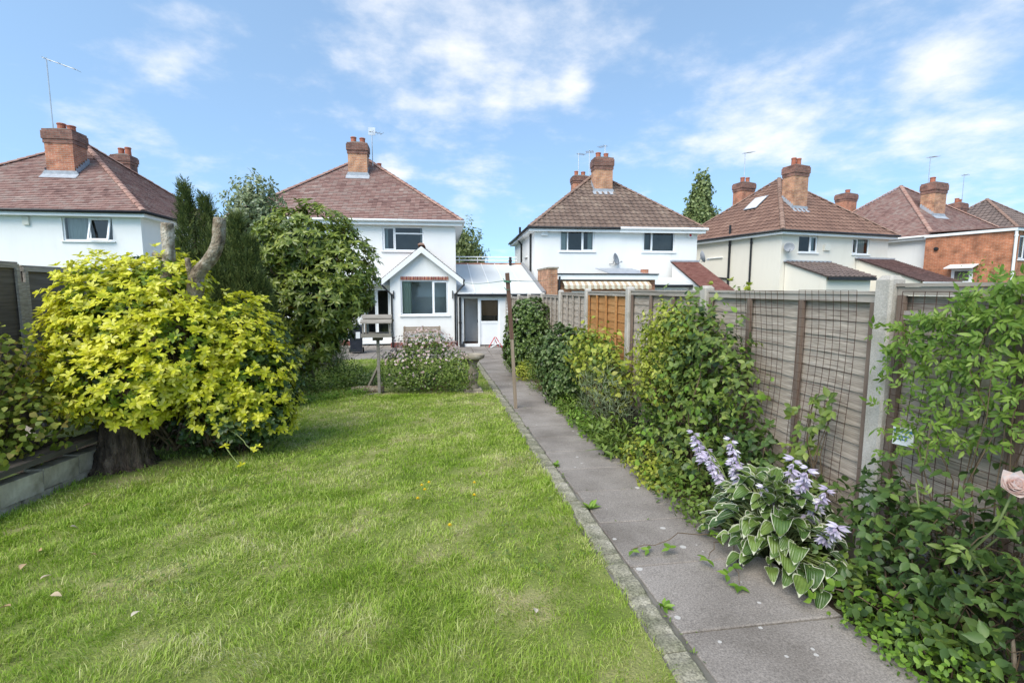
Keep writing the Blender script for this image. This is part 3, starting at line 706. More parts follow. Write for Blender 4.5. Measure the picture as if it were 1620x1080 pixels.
for x in (-1.94, .44): MB().box(x-.018-H1x, x+.018-H1x, by-.06, by-.002, hz(1.2), hz(1.52)).build('vent_slot', M['black'], e1)  # slim black boxes for the vent slots either side of the bay window

# --- link garage between the houses
gx0, gx1 = .645, 4.22
gr = thing('lean_to_garage', 'white lean-to with sloping sheet roof and open door between the two houses', 'lean-to', (0, 20.3, GZ))
mb = MB(); dop = (.90, 1.49, .10, 2.0); wop = (1.57, 2.40, .0, 2.0)
wall_grid(mb, gx0, gx1, 0, 2.12, 0, [dop, wop], .1)
mb.add([(gx1,0,0),(gx1,4.5,0),(gx1,4.5,2.12),(gx1,0,2.12)], [(0,1,2,3)])
mb.build('wall', M['paint_white'], gr)
rm = MB().prism([(gx0,-.14,2.17),(gx1+.05,-.14,2.17),(gx1+.05,5.6,3.66),(gx0,5.6,3.66)], (0,.01,.04)).build('sheet_roof', M['poly'], gr)
for i in range(1, 5):
    x = gx0 + (gx1-gx0)*i/5; MB().bar((x,-.14,2.225), (x,5.6,3.715), .05, .02).build('glazing_bar', M['paint_white'], rm)
MB().box(gx0, gx1+.05, -.2, -.142, 2.07, 2.19).build('gutter', M['black'], gr)
MB().bar((gx1+.06,-.14,2.25), (gx1+.06,5.6,3.74), .14, .1).build('roof_edge_flashing', M['dish'], gr)
MB().box(gx0, gx1, 5.6, 5.85, 0, 3.62).build('back_wall', M['render_white'], gr)
MB().box(gx0, gx1, 5.55, 5.9, 3.62, 3.76).build('coping', M['brick_red'], gr)
for z in (3.9, 4.07):
    MB().box(gx0+.05, gx1-.2, 5.7, 5.75, z-.025, z+.03).build('rail', M['paint_white'], gr)
for x in (gx0+.3, 1.9, 3.6): MB().box(x-.02, x+.02, 5.71, 5.74, 3.76, 4.06).build('rail_post', M['paint_white'], gr)
downpipe(gr, [(3.6, 5.3, 3.4), (3.6, 5.3, 3.85), (3.6, 5.3, 4.05)], .07, name='vent_pipe')
pn = MB().box(1.57,1.62,.03,.09,.05,2.0).box(2.34,2.40,.03,.09,.05,2.0).box(1.62,2.34,.03,.09,.95,1.05).box(1.62,2.34,.03,.09,1.93,2.0).box(1.62,2.34,.045,.08,.05,.95).build('window', M['upvc'], gr)
MB().add([(1.62,.06,1.05),(2.34,.06,1.05),(2.34,.06,1.93),(1.62,.06,1.93)], [(0,1,2,3)]).build('pane', M['glass'], pn)
bl = MB()
for i in range(14): bl.box(1.63, 2.33, .16, .17, 1.28+i*.045, 1.28+i*.045+.04)
bl.build('blind', M['blind'], pn)
# room inside, with the cream inner door standing open
rb = MB(); rb.add([(.66,.12,.06),(2.5,.12,.06),(2.5,.12,2.1),(.66,.12,2.1),(.66,2.6,.06),(2.5,2.6,.06),(2.5,2.6,2.1),(.66,2.6,2.1)], [(4,5,6,7),(1,2,6,5),(2,3,7,6),(3,0,4,7)])
rb.build('interior', M['cream_panel'], gr)
MB().box(.66, 2.5, .11, 2.6, .0, .055).build('floor', M['floor_brown'], gr)
dr = MB().box(1.0, 1.62, 1.2, 1.245, .08, 1.98).box(1.06, 1.28, 1.185, 1.199, .2, .9).box(1.34, 1.56, 1.185, 1.199, .2, .9).box(1.06, 1.28, 1.185, 1.199, 1.0, 1.88).box(1.34, 1.56, 1.185, 1.199, 1.0, 1.88).build('door', M['paint_white'], gr)
MB().box(1.54, 1.58, 1.14, 1.184, .92, 1.04).build('handle', M['black'], dr)
MB().box(.84, 1.55, -.2, -.003, .0, .1).build('doorstep', M['paint_white'], gr)
downpipe(gr, [(.74, -.08, 2.05), (.74, -.08, 1.0), (.74, -.08, .05)], .05)

# --- right-hand white pair with brown roof
r2 = R(-2); H2 = (4.42, 23.15)
opA = (1.25, 2.95, hz(3.4), hz(4.40)); opB = (5.35, 7.0, hz(3.4), hz(4.40))
e2, s2 = house('semi_detached_house', 'white rendered pair of houses with brown interlocking tile roof right of the lean-to', H2[0], H2[1], r2, 8.15, 8.2, hz(4.5), 3.5, 'render_white', 'roof_brown', .30, .33, 'pan', 'hip_brown', [opA, opB], 'black')
window(e2, opA[0], opA[2], 1.70, 1.0, 0, [(.22,0,0),(.42,0,0),(.36,0,1)], curtain=[(.05,.42,'curtain'),(1.4,1.65,'curtain')])
window(e2, opB[0], opB[2], 1.65, 1.0, 0, [(.3,0,1),(.7,0,0)], curtain=[(.1,1.55,'room')])
MB().tube([(4.1,-.358,hz(4.475)), (8.52,-.358,hz(4.475))], .066, 8).box(4.1, 8.4, -.325, -.296, hz(4.28), hz(4.46)).build('white_gutter', M['paint_white'], e2)
chimney(e2, 4.05, 2.75, 5.8, hz(7.85), hz(8.45), .98, .68, 'brick_orange', [(-.22,0,.3,.14),(.2,0,.27,.13)]); flashing(e2, s2, 4.05, 2.75, .98, .68)
chimney(e2, 3.55, 5.6, 6.0, hz(7.75), hz(8.15), .9, .6, 'brick_red', [(-.2,0,.3,.13),(.2,0,.27,.13)])
downpipe(e2, [(-.06, .9, 5.2), (-.06, .9, 5.0), (-.06, .9, 2.5)], .05); downpipe(e2, [(-.3, 4.5, 5.2), (-.06, 4.5, 4.9), (-.06, 4.5, 2.0)], .05)
downpipe(e2, [(-.2, 4.0, 5.25), (-.2, 4.0, 5.8)], .06, name='vent_pipe')
wl = window(e2, -.02, hz(3.3), .9, 1.0, 3.2, [(.5,0,1),(.5,0,0)], rz=R(-90), room=False)
MB().box(.32, .62, -.12, -.003, hz(4.12), hz(4.34)).build('alarm_box', M['paint_white'], e2)
bell = MB().lathe([(.0,0),(.12,.01),(.14,.05),(.13,.09),(.0,.1)], n=16).build('bell_box', M['paint_white'], e2, (7.75, -.0, hz(4.22)), (R(90),0,0)); MB().box(-.05,.05,-.06,.05,.1,.104).build('bell_mark', M['red'], bell)
# extension at the back with a striped awning
x2 = thing('brick_extension', 'flat-roofed brick extension with striped scalloped awning beyond the fence', 'extension', (4.38, 19.7, GZ))
mb = MB().box(0, .36, 0, 2.4, 0, 3.22).build('brick_pier', M['brick_orange'], x2)
MB().box(-.03, .40, -.04, 2.4, 3.221, 3.29).build('coping', M['stone'], x2)
MB().box(.361, 4.4, .15, 2.9, 0, 2.74).build('wall', M['brick_orange'], x2)
MB().box(.36, 4.7, -.1, 3.0, 2.78, 2.98).build('fascia', M['paint_white'], x2)
MB().box(.34, 4.72, -.14, 3.0, 2.985, 3.03).build('roof_edge', M['black'], x2)
MB().prism([(2.9,.8,3.04),(4.7,.8,3.04),(4.7,2.9,3.35),(2.9,2.9,3.35)], (0,0,.03)).build('roof_sheet', M['lead'], x2)
MB().box(4.42, 4.68, .16, 2.9, 0, 2.776).box(4.45, 4.7, .9, 1.2, 3.0, 3.26).build('brick_end', M['brick_red'], x2)
aw = MB(); n = 60; axs = .55; axe = 4.28
for i in range(n):
    a = axs+(axe-axs)*i/n; b = axs+(axe-axs)*(i+1)/n; m_ = (i//2) % 2
    aw.add([(a,-.12,2.7),(b,-.12,2.7),(b,-.42,2.54),(a,-.42,2.54)], [(3,2,1,0)], m_)
    za = 2.54-.13-.03*abs(math.sin(i*math.pi/4)); zb_ = 2.54-.13-.03*abs(math.sin((i+1)*math.pi/4))
    aw.add([(a,-.42,2.54),(b,-.42,2.54),(b,-.425,zb_),(a,-.425,za)], [(0,3,2,1)], m_)
aw.build('awning', [M['awning'], M['awning2']], x2)
downpipe(x2, [(.42,-.08,2.9),(.42,-.08,2.0),(.42,-.08,.1)], .05)
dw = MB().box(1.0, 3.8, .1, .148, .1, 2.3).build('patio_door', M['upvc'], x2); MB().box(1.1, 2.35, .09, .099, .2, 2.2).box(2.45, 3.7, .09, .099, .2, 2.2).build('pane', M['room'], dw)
# lean-to with red tiles and its white neighbour
def lean_to(name, label, loc, rz, x0, x1, yb, zb, yf, zf, wall, tile, style='plain', tw=.17, te=.11, fascia='paint_white'):
    e = thing(name, label, 'lean-to', loc, rz)
    mb = MB(); mb.add([(x0,yf+.15,0),(x1,yf+.15,0),(x1,yf+.15,zf-.02),(x0,yf+.15,zf-.02),(x0,yb,0),(x1,yb,0),(x1,yb,zb-.06),(x0,yb,zb-.06)], [(0,1,2,3),(1,5,6,2),(4,0,3,7)])
    mb.build('wall', M[wall], e)
    rf = MB().prism([(x0-.1,yf,zf),(x1+.1,yf,zf),(x1+.1,yb,zb),(x0-.1,yb,zb)], (0,0,-.05)).build('roof', M['deck'], e)
    tb = MB(); slope_tiles(tb, (x0-.1,yf,zf), (x1+.1,yf,zf), (x1+.1,yb,zb), (x0-.1,yb,zb), tw, te, style); stuff(tb.build('roof_tiles', M[tile], rf))
    MB().box(x0-.12, x1+.12, yf-.07, yf-.005, zf-.16, zf-.03).build('gutter', M[fascia], e)
    MB().box(x0-.12, x1+.12, yb-.14, yb, zb-.02, zb+.06).build('flashing', M['lead'], e)
    return e
lean_to('tiled_lean_to', 'small lean-to with red plain tiles at the right end of the white pair', (0,0,GZ), 0, 11.15, 12.35, 22.55, 3.72, 19.4, 2.35, 'render_white', 'roof_redplain')
gl = thing('glazed_lean_to', 'low white glazed lean-to with dark roof edge beside the red-tiled lean-to', 'lean-to', (9.2, 20.6, GZ))
MB().box(.1, 1.85, .1, 1.9, 0, 2.5).build('wall', M['upvc'], gl); MB().prism([(0,-.1,2.53),(1.9,-.1,2.53),(1.9,1.95,2.9),(0,1.95,2.9)], (0,0,.05)).build('roof', M['poly'], gl); MB().box(-.02, 1.92, -.16, -.102, 2.46, 2.58).build('gutter', M['black'], gl)
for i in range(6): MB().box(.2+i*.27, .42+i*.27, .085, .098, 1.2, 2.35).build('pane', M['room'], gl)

# --- cream house turned to the right
r4 = R(11.5); H4 = (16.62, 22.15)
opA = (1.15, 2.45, hz(3.42), hz(4.26)); opB = (4.95, 6.25, hz(3.42), hz(4.26))
e4, s4 = house('cream_house', 'cream rendered house with red-brown tiled roof and a white roof window', H4[0], H4[1], r4, 7.7, 7.7, hz(4.45), 3.5, 'render_cream', 'roof_red', .30, .33, 'pan', 'hip_brown', [opA, opB], 'black')
window(e4, opA[0], opA[2], 1.30, .84, 0, [(.62,0,0),(.38,0,1)], curtain=[(.05,.5,'lf_grey')] if 0 else [(1.0,1.25,'curtain')]); window(e4, opB[0], opB[2], 1.30, .84, 0, [(.32,0,1),(.68,0,0)], curtain=[(.4,1.2,'curtain')])
window(e4, -.02, hz(3.4), 1.1, .9, 5.0, [(.5,0,1),(.5,0,0)], rz=R(-90), room=False, curtain=[])
chimney(e4, 2.55, 1.62, 5.4, hz(7.5), hz(8.05), 1.0, .72, 'brick_orange', [(-.2,0,.42,.12),(.15,0,.42,.12)]); flashing(e4, s4, 2.55, 1.62, 1.0, .72)
chimney(e4, 3.4, 6.0, 5.8, hz(7.6), hz(8.1), 1.0, .72, 'brick_red', [(-.15,0,.34,.13),(.25,0,.36,.12)])
sl4 = s4['rise']/(7.7/2+.3)
rw = MB(); 
for (a, b, c, d, hh, mi) in ((0,.95,0,1.15,.05,0), (.08,.87,.08,1.07,.058,1)):
    P = lambda yy, ss: (-.3+ss*math.cos(math.atan(sl4)) - .06*math.sin(math.atan(sl4)) - hh*math.sin(math.atan(sl4)), yy, s4['HE']+ss*math.sin(math.atan(sl4)) + hh + .05)
    rw.add([P(3.1+a, 2.4+c), P(3.1+b, 2.4+c), P(3.1+b, 2.4+d), P(3.1+a, 2.4+d)], [(3,2,1,0)], mi)
rw.build('roof_window', [M['dish'], M['paint_white']], e4)
downpipe(e4, [(-.08, 3.3, hz(4.4)), (-.08, 3.3, hz(4.0)), (-.08, 3.3, 1.2)], .06); downpipe(e4, [(-.08, 3.3, hz(2.15)), (-.08, 4.5, hz(2.25))], .05)
downpipe(e4, [(-.08, 1.8, hz(4.4)), (-.08, 1.8, hz(4.0)), (-.08, 1.8, 1.2)], .05)
downpipe(e4, [(-.1, 3.3, hz(4.35)), (-.1, 3.3, hz(5.1))], .06, name='vent_pipe')
MB().box(2.85, 3.25, -.1, -.003, hz(3.55), hz(3.85)).build('vent_box', M['cream_panel'], e4)
lean_to('porch', 'cream porch with brown tiled lean-to roof on the cream house', (H4[0], H4[1], GZ), r4, .3, 3.2, -.02, hz(2.95), -2.4, hz(2.15), 'render_cream', 'roof_grey', 'pan', .3, .3, 'black')
lean_to('side_lean_to', 'long cream lean-to with mottled brown plain tiles right of the porch', (H4[0], H4[1], GZ), r4, 5.3, 8.0, -.02, hz(3.2), -3.3, hz(1.95), 'render_cream', 'roof_plain_dark', 'plain', .17, .11, 'paint_white')

# --- house with brick extension, and the last roof on the right
r5 = R(11.5)
e5, s5 = house('far_white_house', 'far white house with worn red-brown roof behind the orange brick extension', 26.55, 23.5, r5, 8.2, 8.6, hz(4.48), 3.7, 'render_white', 'roof_plain', .20, .135, 'plain', 'hip', [], 'paint_white', sides=('front', 'left'))
chimney(e5, 3.0, 1.75, 5.4, hz(7.2), hz(7.8), 1.05, .75, 'brick_orange', [(-.2,0,.34,.14)]); flashing(e5, s5, 3.0, 1.75, 1.05, .75)
chimney(e5, 2.3, 6.6, 5.6, hz(7.5), hz(8.0), 1.05, .75, 'brick_red', [(.1,0,.3,.15)])
x5 = thing('orange_brick_extension', 'two-storey orange brick extension with white downpipe at the right edge', 'extension', (25.95, 23.2, GZ), R(14))
mb = MB(); wall_grid(mb, 0, 4.2, 0, hz(4.32), -3.6, [(.55, 1.9, hz(3.0), hz(4.15))]); mb.add([(0,0,0),(0,-3.6,0),(0,-3.6,hz(4.32)),(0,0,hz(4.32))], [(0,1,2,3)]); mb.build('wall', M['brick_new'], x5)
MB().box(-.1, 4.3, -3.75, .02, hz(4.33), hz(4.46)).build('fascia', M['paint_white'], x5)
MB().prism([(-.12,-3.8,hz(4.47)),(4.3,-3.8,hz(4.47)),(4.3,0,hz(4.6)),(-.12,0,hz(4.6))], (0,0,.05)).build('roof', M['roof_plain_dark'], x5)
window(x5, .55, hz(3.0), 1.35, 1.15, -3.6, [(.4,0,1),(.6,0,0)], curtain=[(.05,.4,'curtain')])
downpipe(x5, [(-.02,-3.68,hz(4.4)), (-.02,-3.7,hz(4.1)), (-.02,-3.7,.3)], .06, 'paint_white')
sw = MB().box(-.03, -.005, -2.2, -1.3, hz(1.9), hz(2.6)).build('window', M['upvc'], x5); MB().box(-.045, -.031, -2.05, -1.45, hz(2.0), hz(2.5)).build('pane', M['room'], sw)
MB().prism([(-.55,-2.4,hz(2.62)),(-.55,-1.2,hz(2.62)),(-.006,-1.2,hz(2.8)),(-.006,-2.4,hz(2.8))], (0,0,.04)).build('window_hood', M['paint_white'], x5)
MB().lathe([(.09,0),(.1,.1),(.0,.12)], n=12).build('vent', M['black'], x5, (-.0,-.55,hz(3.7)), (0,R(-90),0))
e6, s6 = house('brown_roof_house', 'rightmost house with dark brown tiled roof behind the brick extension', 37.5, 26.5, R(14), 8, 8.6, hz(4.48), 3.7, 'render_white', 'roof_grey', .30, .33, 'pan', 'hip_brown', [], 'black', sides=('front', 'left'))
chimney(e6, 1.0, 4.6, 5.4, hz(7.2), hz(7.75), .9, .7, 'brick_red', [(-.2,0,.35,.13),(.2,0,.3,.13)])

# --- left house
opA = (-14.05+20.1, -12.33+20.1, hz(3.4), hz(4.30))
e0, s0 = house('left_house', 'white house with pinkish tiled roof and open window above the left fence', -20.1, 20.75, 0, 8.75, 8.5, hz(4.48), 3.55, 'render_white', 'roof_plain', .20, .135, 'plain', 'hip', [opA], 'black')
w0 = window(e0, opA[0], opA[2], 1.72, .9, 0, [(.52,0,0),(.48,0,0)], curtain=[(.06,.75,'curtain')])
sash = MB(); sw_, sh_ = .72, .86
sash.box(0,sw_,0,.05,0,.06).box(0,sw_,0,.05,sh_-.06,sh_).box(0,.06,0,.05,.06,sh_-.06).box(sw_-.06,sw_,0,.05,.06,sh_-.06)
so = sash.build('open_sash', M['upvc'], w0, (.93, .02, .02)); so.rotation_euler = (R(-16), 0, R(0)); so.location = (.93, -.22, .02)
chimney(e0, -15.15+20.1, 2.25, 5.6, hz(7.4), hz(7.95), 1.02, .8, 'brick_red', [(-.15,.1,.34,.15),(.2,.1,.26,.15)]); flashing(e0, s0, -15.15+20.1, 2.25, 1.12, .85)
chimney(e0, -15.25+20.1, 6.2, 6, hz(7.6), hz(8.02), .8, .6, 'brick_dark', [(-.1,0,.35,.13),(.2,0,.4,.13)])
MB().box(5.0-.2, 5.0, -.08, -.003, hz(3.95), hz(4.25)).build('alarm_box', M['cream_panel'], e0)

# --- aerials and dishes
def aerial(label, x, y, z0, z1, boom=.7, bz_=0, ang=0, tiltb=0, n=5, panel=False):
    t = thing('tv_aerial', label, 'aerial', (x, y, z0), 0, 'television aerials on the chimneys')
    MB().tube([(0,0,0), (0,0,z1-z0)], .022, 6).build('mast', M['alu'], t)
    mb = MB(); d = Vector((math.cos(ang), math.sin(ang), tiltb)).normalized(); c = Vector((0,0,z1-z0-.05+bz_)); s = d.cross(Vector((0,0,1))).normalized()
    mb.tube([c-d*.15, c+d*boom], .014, 5)
    for i in range(n):
        p = c + d*(boom*i/(n-1)); mb.tube([p-s*.22, p+s*.22], .008, 4)
    if panel: mb.box(-.16, .16, -.02, .02, z1-z0-.2, z1-z0+.14)
    mb.build('antenna', M['alu'], t)
aerial('tall aerial mast on the leftmost chimney', -15.55, 23.0, 7.9, 10.8, 1.2, 0, -.1, -.35, 3)
aerial('short aerial with panel behind the chimney of the gabled bay house', -3.15, 24.5, 7.4, 9.0, .5, 0, .5, 0, 4, True)
aerial('thin aerial on the rear chimney of the white pair', 8.02, 28.4, 8.2, 9.45, .4, 0, .3)
aerial('aerial left of the front chimney of the white pair', 8.3, 27.2, 7.9, 9.3, .4, 0, 1.2)
aerial('aerial rising behind the front chimney pots of the white pair', 8.9, 26.3, 8.3, 9.35, .4, 0, 2.2)
aerial('aerial on the rear chimney of the cream house', 18.75, 28.75, 8.0, 10.0, .7, 0, .35, .2)
aerial('aerial on the front chimney of the far white house', 28.8, 25.9, 7.8, 9.4, .8, 0, .4, .15)
aerial('thin aerial beyond the far white house by the rightmost chimney', 37.4, 31, 7.8, 9.8, .3, 0, .4, 0, 3)
def sat_dish(label, x, y, z, ry, s=.3):
    t = thing('satellite_dish', label, 'satellite dish', (x, y, z), ry, 'satellite dishes on the house walls')
    MB().lathe([(.02,0),(s*.5,.02),(s*.8,.06),(s,.11),(s*.98,.125),(s*.78,.075),(s*.5,.035),(.02,.012)], n=20).build('dish', M['dish'], t, (0,-.25,0), (R(75),0,0), smooth=True)
    MB().tube([(0,-.005,-.2),(0,-.2,-.2),(0,-.25,0)], .02, 6).tube([(0,-.27,-.25),(0,-.6,-.12)], .015, 6).box(-.03,.03,-.65,-.58,-.15,-.08).build('bracket', M['dish'], t)
sat_dish('grey satellite dish low on the wall between the two upper windows', 8.1, 22.99, 3.0, R(50))
sat_dish('dark satellite dish at the right corner above the red lean-to', 12.45, 22.75, 3.15, R(75))
sat_dish('small satellite dish left of the window on the cream house', 17.05, 22.22, 3.6, R(-30), .24)

# ------------------------------------------------------------------ fences
def board_mesh(L, h, mat, seed, name='slat'):
    rr = random.Random(seed); n = 14; b = MB(); ph = rr.uniform(0, 6)
    for i in range(n+1):
        y = L*i/n; wv = .004*math.sin(y*5+ph) + .003*math.sin(y*13+ph*2) + rr.uniform(-.002, .002)
        b.v += [(-.012, y, 0+wv), (-.003, y, 0+wv), (.004, y, h+.02), (-.002, y, h+.02)]
    for i in range(n):
        for q in range(4):
            q2 = (q+1) % 4; b.f.append((i*4+q, (i+1)*4+q, (i+1)*4+q2, i*4+q2)); b.m.append(0)
    b.f += [(0,1,2,3), tuple(n*4+q for q in (3,2,1,0))]; b.m += [0, 0]
    return b.mesh(name, M[mat])
LB = 1.80
boards = {k: [board_mesh(LB, .135, k, s) for s in range(4)] for k in ('wood_grey', 'wood_orange', 'wood_dark')}
def fence_panel(fence, label, x, y0, zb, zt, mat, side=1, nb=13, battens=4, group='fence panels', rail='wood_mid', batten=None, double=False):
    """panel running along +y; boards face -x when side = 1"""
    e = link('panel', MB().box(.005,.012,.0,LB,.02,zt-zb-.07).mesh('panel', M[mat]), fence, (x, y0, zb)); e['label'] = label
    H = zt - zb; st = (H-.09)/nb
    for i in range(nb):
        me = boards[mat][(i*7+int(y0*3)) % 4]
        if double and i == nb-1: continue
        o = link('slat', me, e, (0, 0, i*st + .01)); o.scale = (side, 1, st/.135)
    rm_ = M[rail]
    MB().box(-.045*side if side > 0 else -.01, .01 if side > 0 else .045, -.005, LB+.005, H-.065, H-.02).build('top_rail', rm_, e)
    MB().box(-.055, .03, -.008, LB+.008, H-.018, H).build('cap', rm_, e)
    if double: MB().box(-.045, -.012, -.005, LB+.005, H-.20, H-.15).build('mid_rail', rm_, e)
    for i in range(battens):
        yy = .02 + (LB-.04)*i/(battens-1)
        MB().box(-.052*side if side > 0 else .026, -.027*side if side > 0 else .052, yy-.02, yy+.02, .0, H-.067).build('batten', M[batten or 'wood_batten'], e)
    if side > 0: MB().box(-.03, .025, -.01, LB+.01, -.30, -.004).build('gravel_board', M['gravelboard'], e)
    return e
post_h = MB()
def post_mesh(h):
    w, d, c = .05, .055, .012; b = MB(); pr = [(-w+c,-d),(w-c,-d),(w,-d+c),(w,d-c),(w-c,d),(-w+c,d),(-w,d-c),(-w,-d+c)]
    nz_ = 8
    for i in range(nz_+1):
        z = h*i/nz_
        b.v += [(x, y, z) for x, y in pr]
    b.v += [(x*.6, y*.6, h+.025) for x, y in pr]
    for i in range(nz_+1):
        for q in range(8): b.f.append((i*8+q, i*8+(q+1) % 8, (i+1)*8+(q+1) % 8, (i+1)*8+q)); b.m.append(0)
    b.f.append(tuple((nz_+1)*8+q for q in range(8))); b.m.append(0)
    return b
PY = [2.44 + 1.93*i for i in range(10)]
FX = 2.56
tops = [1.63, 1.585, 1.585, 1.56, 1.53, 1.46, 1.42, 1.37, 1.32, 1.27]
ordn = ['nearest', 'second', 'third', 'fourth', 'fifth', 'sixth', 'seventh', 'eighth', 'ninth', 'tenth']
RF = thing('garden_fence', 'weathered grey lap fence with concrete posts along the right of the path', 'fence', (0,0,0))
for i in range(10):
    y0 = PY[i] - 1.93 + .065; zb = gz(y0+1.8) + .28
    if i < 9:
        lab = {0: 'nearest grey fence panel on the right with a double top rail', 3: 'orange-brown newer fence panel, fourth along the right side'}.get(i, ordn[i]+' weathered grey lap fence panel along the right side')
        fence_panel(RF, lab, FX, y0, zb, tops[i], 'wood_orange' if i == 3 else 'wood_grey', 1, 13, 4 if i < 3 else 5, 'fence panels along the right of the path', double=(i == 0), batten=None if i < 3 else ('wood_orange' if i == 3 else 'wood_mid'))
    if i < 9:
        pz = max(tops[i], tops[min(i+1, 9)]) + .02
        post_mesh(pz - gz(PY[i]) + .1).build('post', M['concrete'], RF, (FX-.035, PY[i], gz(PY[i])-.1))
# trellis at the far end of the fence, by the lean-to window
tr = thing('trellis', 'wooden lattice trellis between lean-to window and the far fence end', 'trellis', (2.62, 20.0, GZ))
for i in range(5): MB().box(.0+i*.13, .03+i*.13, 0, .02, .2, 2.0).build('lath', M['wood_pole'], tr)
for i in range(14): MB().box(0, .56, -.012, -.001, .22+i*.13, .245+i*.13).build('lath', M['wood_pole'], tr)
# left fence
LF = thing('garden_fence', 'dark weathered timber fence behind the golden shrub on the left', 'fence', (0,0,0))
for i in range(5):
    y0 = 4.05 + i*1.86
    fence_panel(LF, ('first', 'second', 'third', 'fourth', 'fifth')[i] + ' dark lap fence panel from the camera on the left', -4.45, y0, gz(y0)+.32, 1.88 - i*.03, 'wood_dark', -1, 11, 3, 'dark fence panels on the left', rail='wood_grey', batten='wood_grey')
    MB().box(-.05,.05,-.05,.05,0,2.05).build('post', M['wood_grey'], LF, (-4.45, y0-.03, gz(y0)-.1))
# raised bed wall
wl_ = thing('retaining_wall', 'low pale block wall with dark timber edging at the left bed', 'wall', (-3.56, 1.0, -.06))
bm_ = [MB().box(-.16, 0, 0, .43, 0, .185).mesh('block', M['blockwork'])]
for r_ in range(2):
    for i in range(10):
        y = i*.44 + (.22 if r_ else 0)
        o = link('block', bm_[0], wl_, (random.uniform(-.008, .008), y, gz(1+y)+.06-.16 + r_*.193), (TILT + random.uniform(-.03, .03), random.uniform(-.05, .05), random.uniform(-.04, .04)))
MB().bar((-.07,-.1,.30), (-.07,4.75,.12), .22, .05).build('timber_edging', M['wood_dark'], wl_)
mb = MB(); sheet(mb, -4.42, -3.64, .3, 5.6, .30, 6, 20, .03); struct(mb.build('raised_bed_soil', M['soil'], smooth=True))

# wire mesh trellises on the right fence
def wire_mesh(label, y0, y1, z0, z1, bend):
    t = thing('wire_mesh', label, 'wire mesh', (2.47, y0, z0), 0, 'rusty wire meshes on the fence')
    a, b = MB(), MB(); W_ = y1-y0; H_ = z1-z0; nx = max(3, round(W_/.062)); nz_ = round(H_/.064)
    f = lambda y, z: (-.012*math.sin(z*4+bend)*math.sin(3.1*y/W_) + .01*math.sin(z*2.4), y + .022*math.sin(z*3.3+bend), z)
    for i in range(nx+1):
        y = W_*i/nx; a.tube([f(y, H_*k/12) for k in range(13)], .0017, 5)
    for i in range(nz_+1):
        z = H_*i/nz_; b.tube([f(W_*k/4, z) for k in range(5)], .0017, 5)
    a.build('upright_wires', M['wire'], t); b.build('cross_wires', M['wire'], t)
wire_mesh('rusty wire mesh on the panel right of the big concrete post', 1.55, 2.33, .25, 1.585, 0)
wire_mesh('rusty wire mesh left of the big concrete post, middle of the three', 2.62, 3.10, .25, 1.59, 1)
wire_mesh('farthest rusty wire mesh beside the leafy climber', 3.24, 3.82, .3, 1.585, 2)

# ------------------------------------------------------------------ foliage tools
def leaf_t(L=1, W=.4, segs=3, fold=.25, droop=.15, pw=.85, tip=.0):
    V = [(0,0,0)]; F4, F3 = [], []
    for i in range(1, segs):
        t = i/segs; w = W/2*math.sin(math.pi*t**pw); z = -droop*t*t*L
        V += [(-w, t*L, z+fold*w), (0, t*L, z), (w, t*L, z+fold*w)]
    V.append((0, L, -droop*L)); e = len(V)-1
    F3 += [(0,2,1),(0,3,2)]
    for i in range(segs-2):
        b = 1+3*i; F4 += [(b, b+1, b+4, b+3), (b+1, b+2, b+5, b+4)]
    b = 1+3*(segs-2); F3 += [(b, b+1, e), (b+1, b+2, e)]
    return np.array(V, float), [np.array(F) for F in (F4, F3) if F]
def merge_t(parts):
    """parts: list of (template, 4x4) -> one template"""
    V = []; F = {}
    off = 0
    for (v, fs), m in parts:
        m = np.array(m); V.append(v @ m[:3, :3].T + m[:3, 3])
        for f in fs: F.setdefault(f.shape[1], []).append(f + off)
        off += len(v)
    return np.concatenate(V), [np.concatenate(F[k]) for k in F]
def frames(D, N):
    D = D/np.linalg.norm(D, axis=1, keepdims=True); X = np.cross(D, N); X /= np.linalg.norm(X, axis=1, keepdims=True)+1e-9
    Z = np.cross(X, D); return X, D, Z
def leaf_mesh(name, tmpl, P, D, N, S, mats, mi=None, smooth=False):
    v, fs = tmpl; X, Y, Z = frames(D, N)
    V = P[:, None] + S[:, None, None]*(v[None, :, 0:1]*X[:, None] + v[None, :, 1:2]*Y[:, None] + v[None, :, 2:3]*Z[:, None])
    return fast_mesh(name, V.reshape(-1, 3), fs, len(P), len(v), mats, mi, True)
def unit(n):
    a = rng.normal(size=(n, 3)); return a/np.linalg.norm(a, axis=1, keepdims=True)
def crown(lobes, n, shell=.72, bumps=.14, fz=2.3):
    """points near the surface of a union of ellipsoids, and outward normals"""
    L = np.array(lobes, float); vol = L[:, 3]*L[:, 4] + L[:, 4]*L[:, 5] + L[:, 3]*L[:, 5]; pr = vol/vol.sum()
    P, A = [], []; tot = 0; ph = rng.uniform(0, 6, 6)
    while tot < n:
        m = n*2; k = rng.choice(len(L), m, p=pr); d = unit(m)
        bump_ = 1 + bumps*(np.sin(d[:, 0]*5*fz/2+ph[0]+k) * np.sin(d[:, 1]*5*fz/2+ph[1]) + .6*np.sin(d[:, 2]*9+ph[2]+d[:, 0]*7))
        r = (shell + (1-shell)*rng.uniform(0, 1, m)**.6)*bump_
        p = L[k, :3] + d*r[:, None]*L[k, 3:6]; a = d/L[k, 3:6]; a /= np.linalg.norm(a, axis=1, keepdims=True)
        inside = np.zeros(m, bool)
        for q in range(len(L)):
            dd = (((p-L[q, :3])/L[q, 3:6])**2).sum(1); inside |= (dd < (shell*.86)**2) & (k != q)
        p, a = p[~inside], a[~inside]; P.append(p); A.append(a); tot += len(p)
    return np.concatenate(P)[:n], np.concatenate(A)[:n]
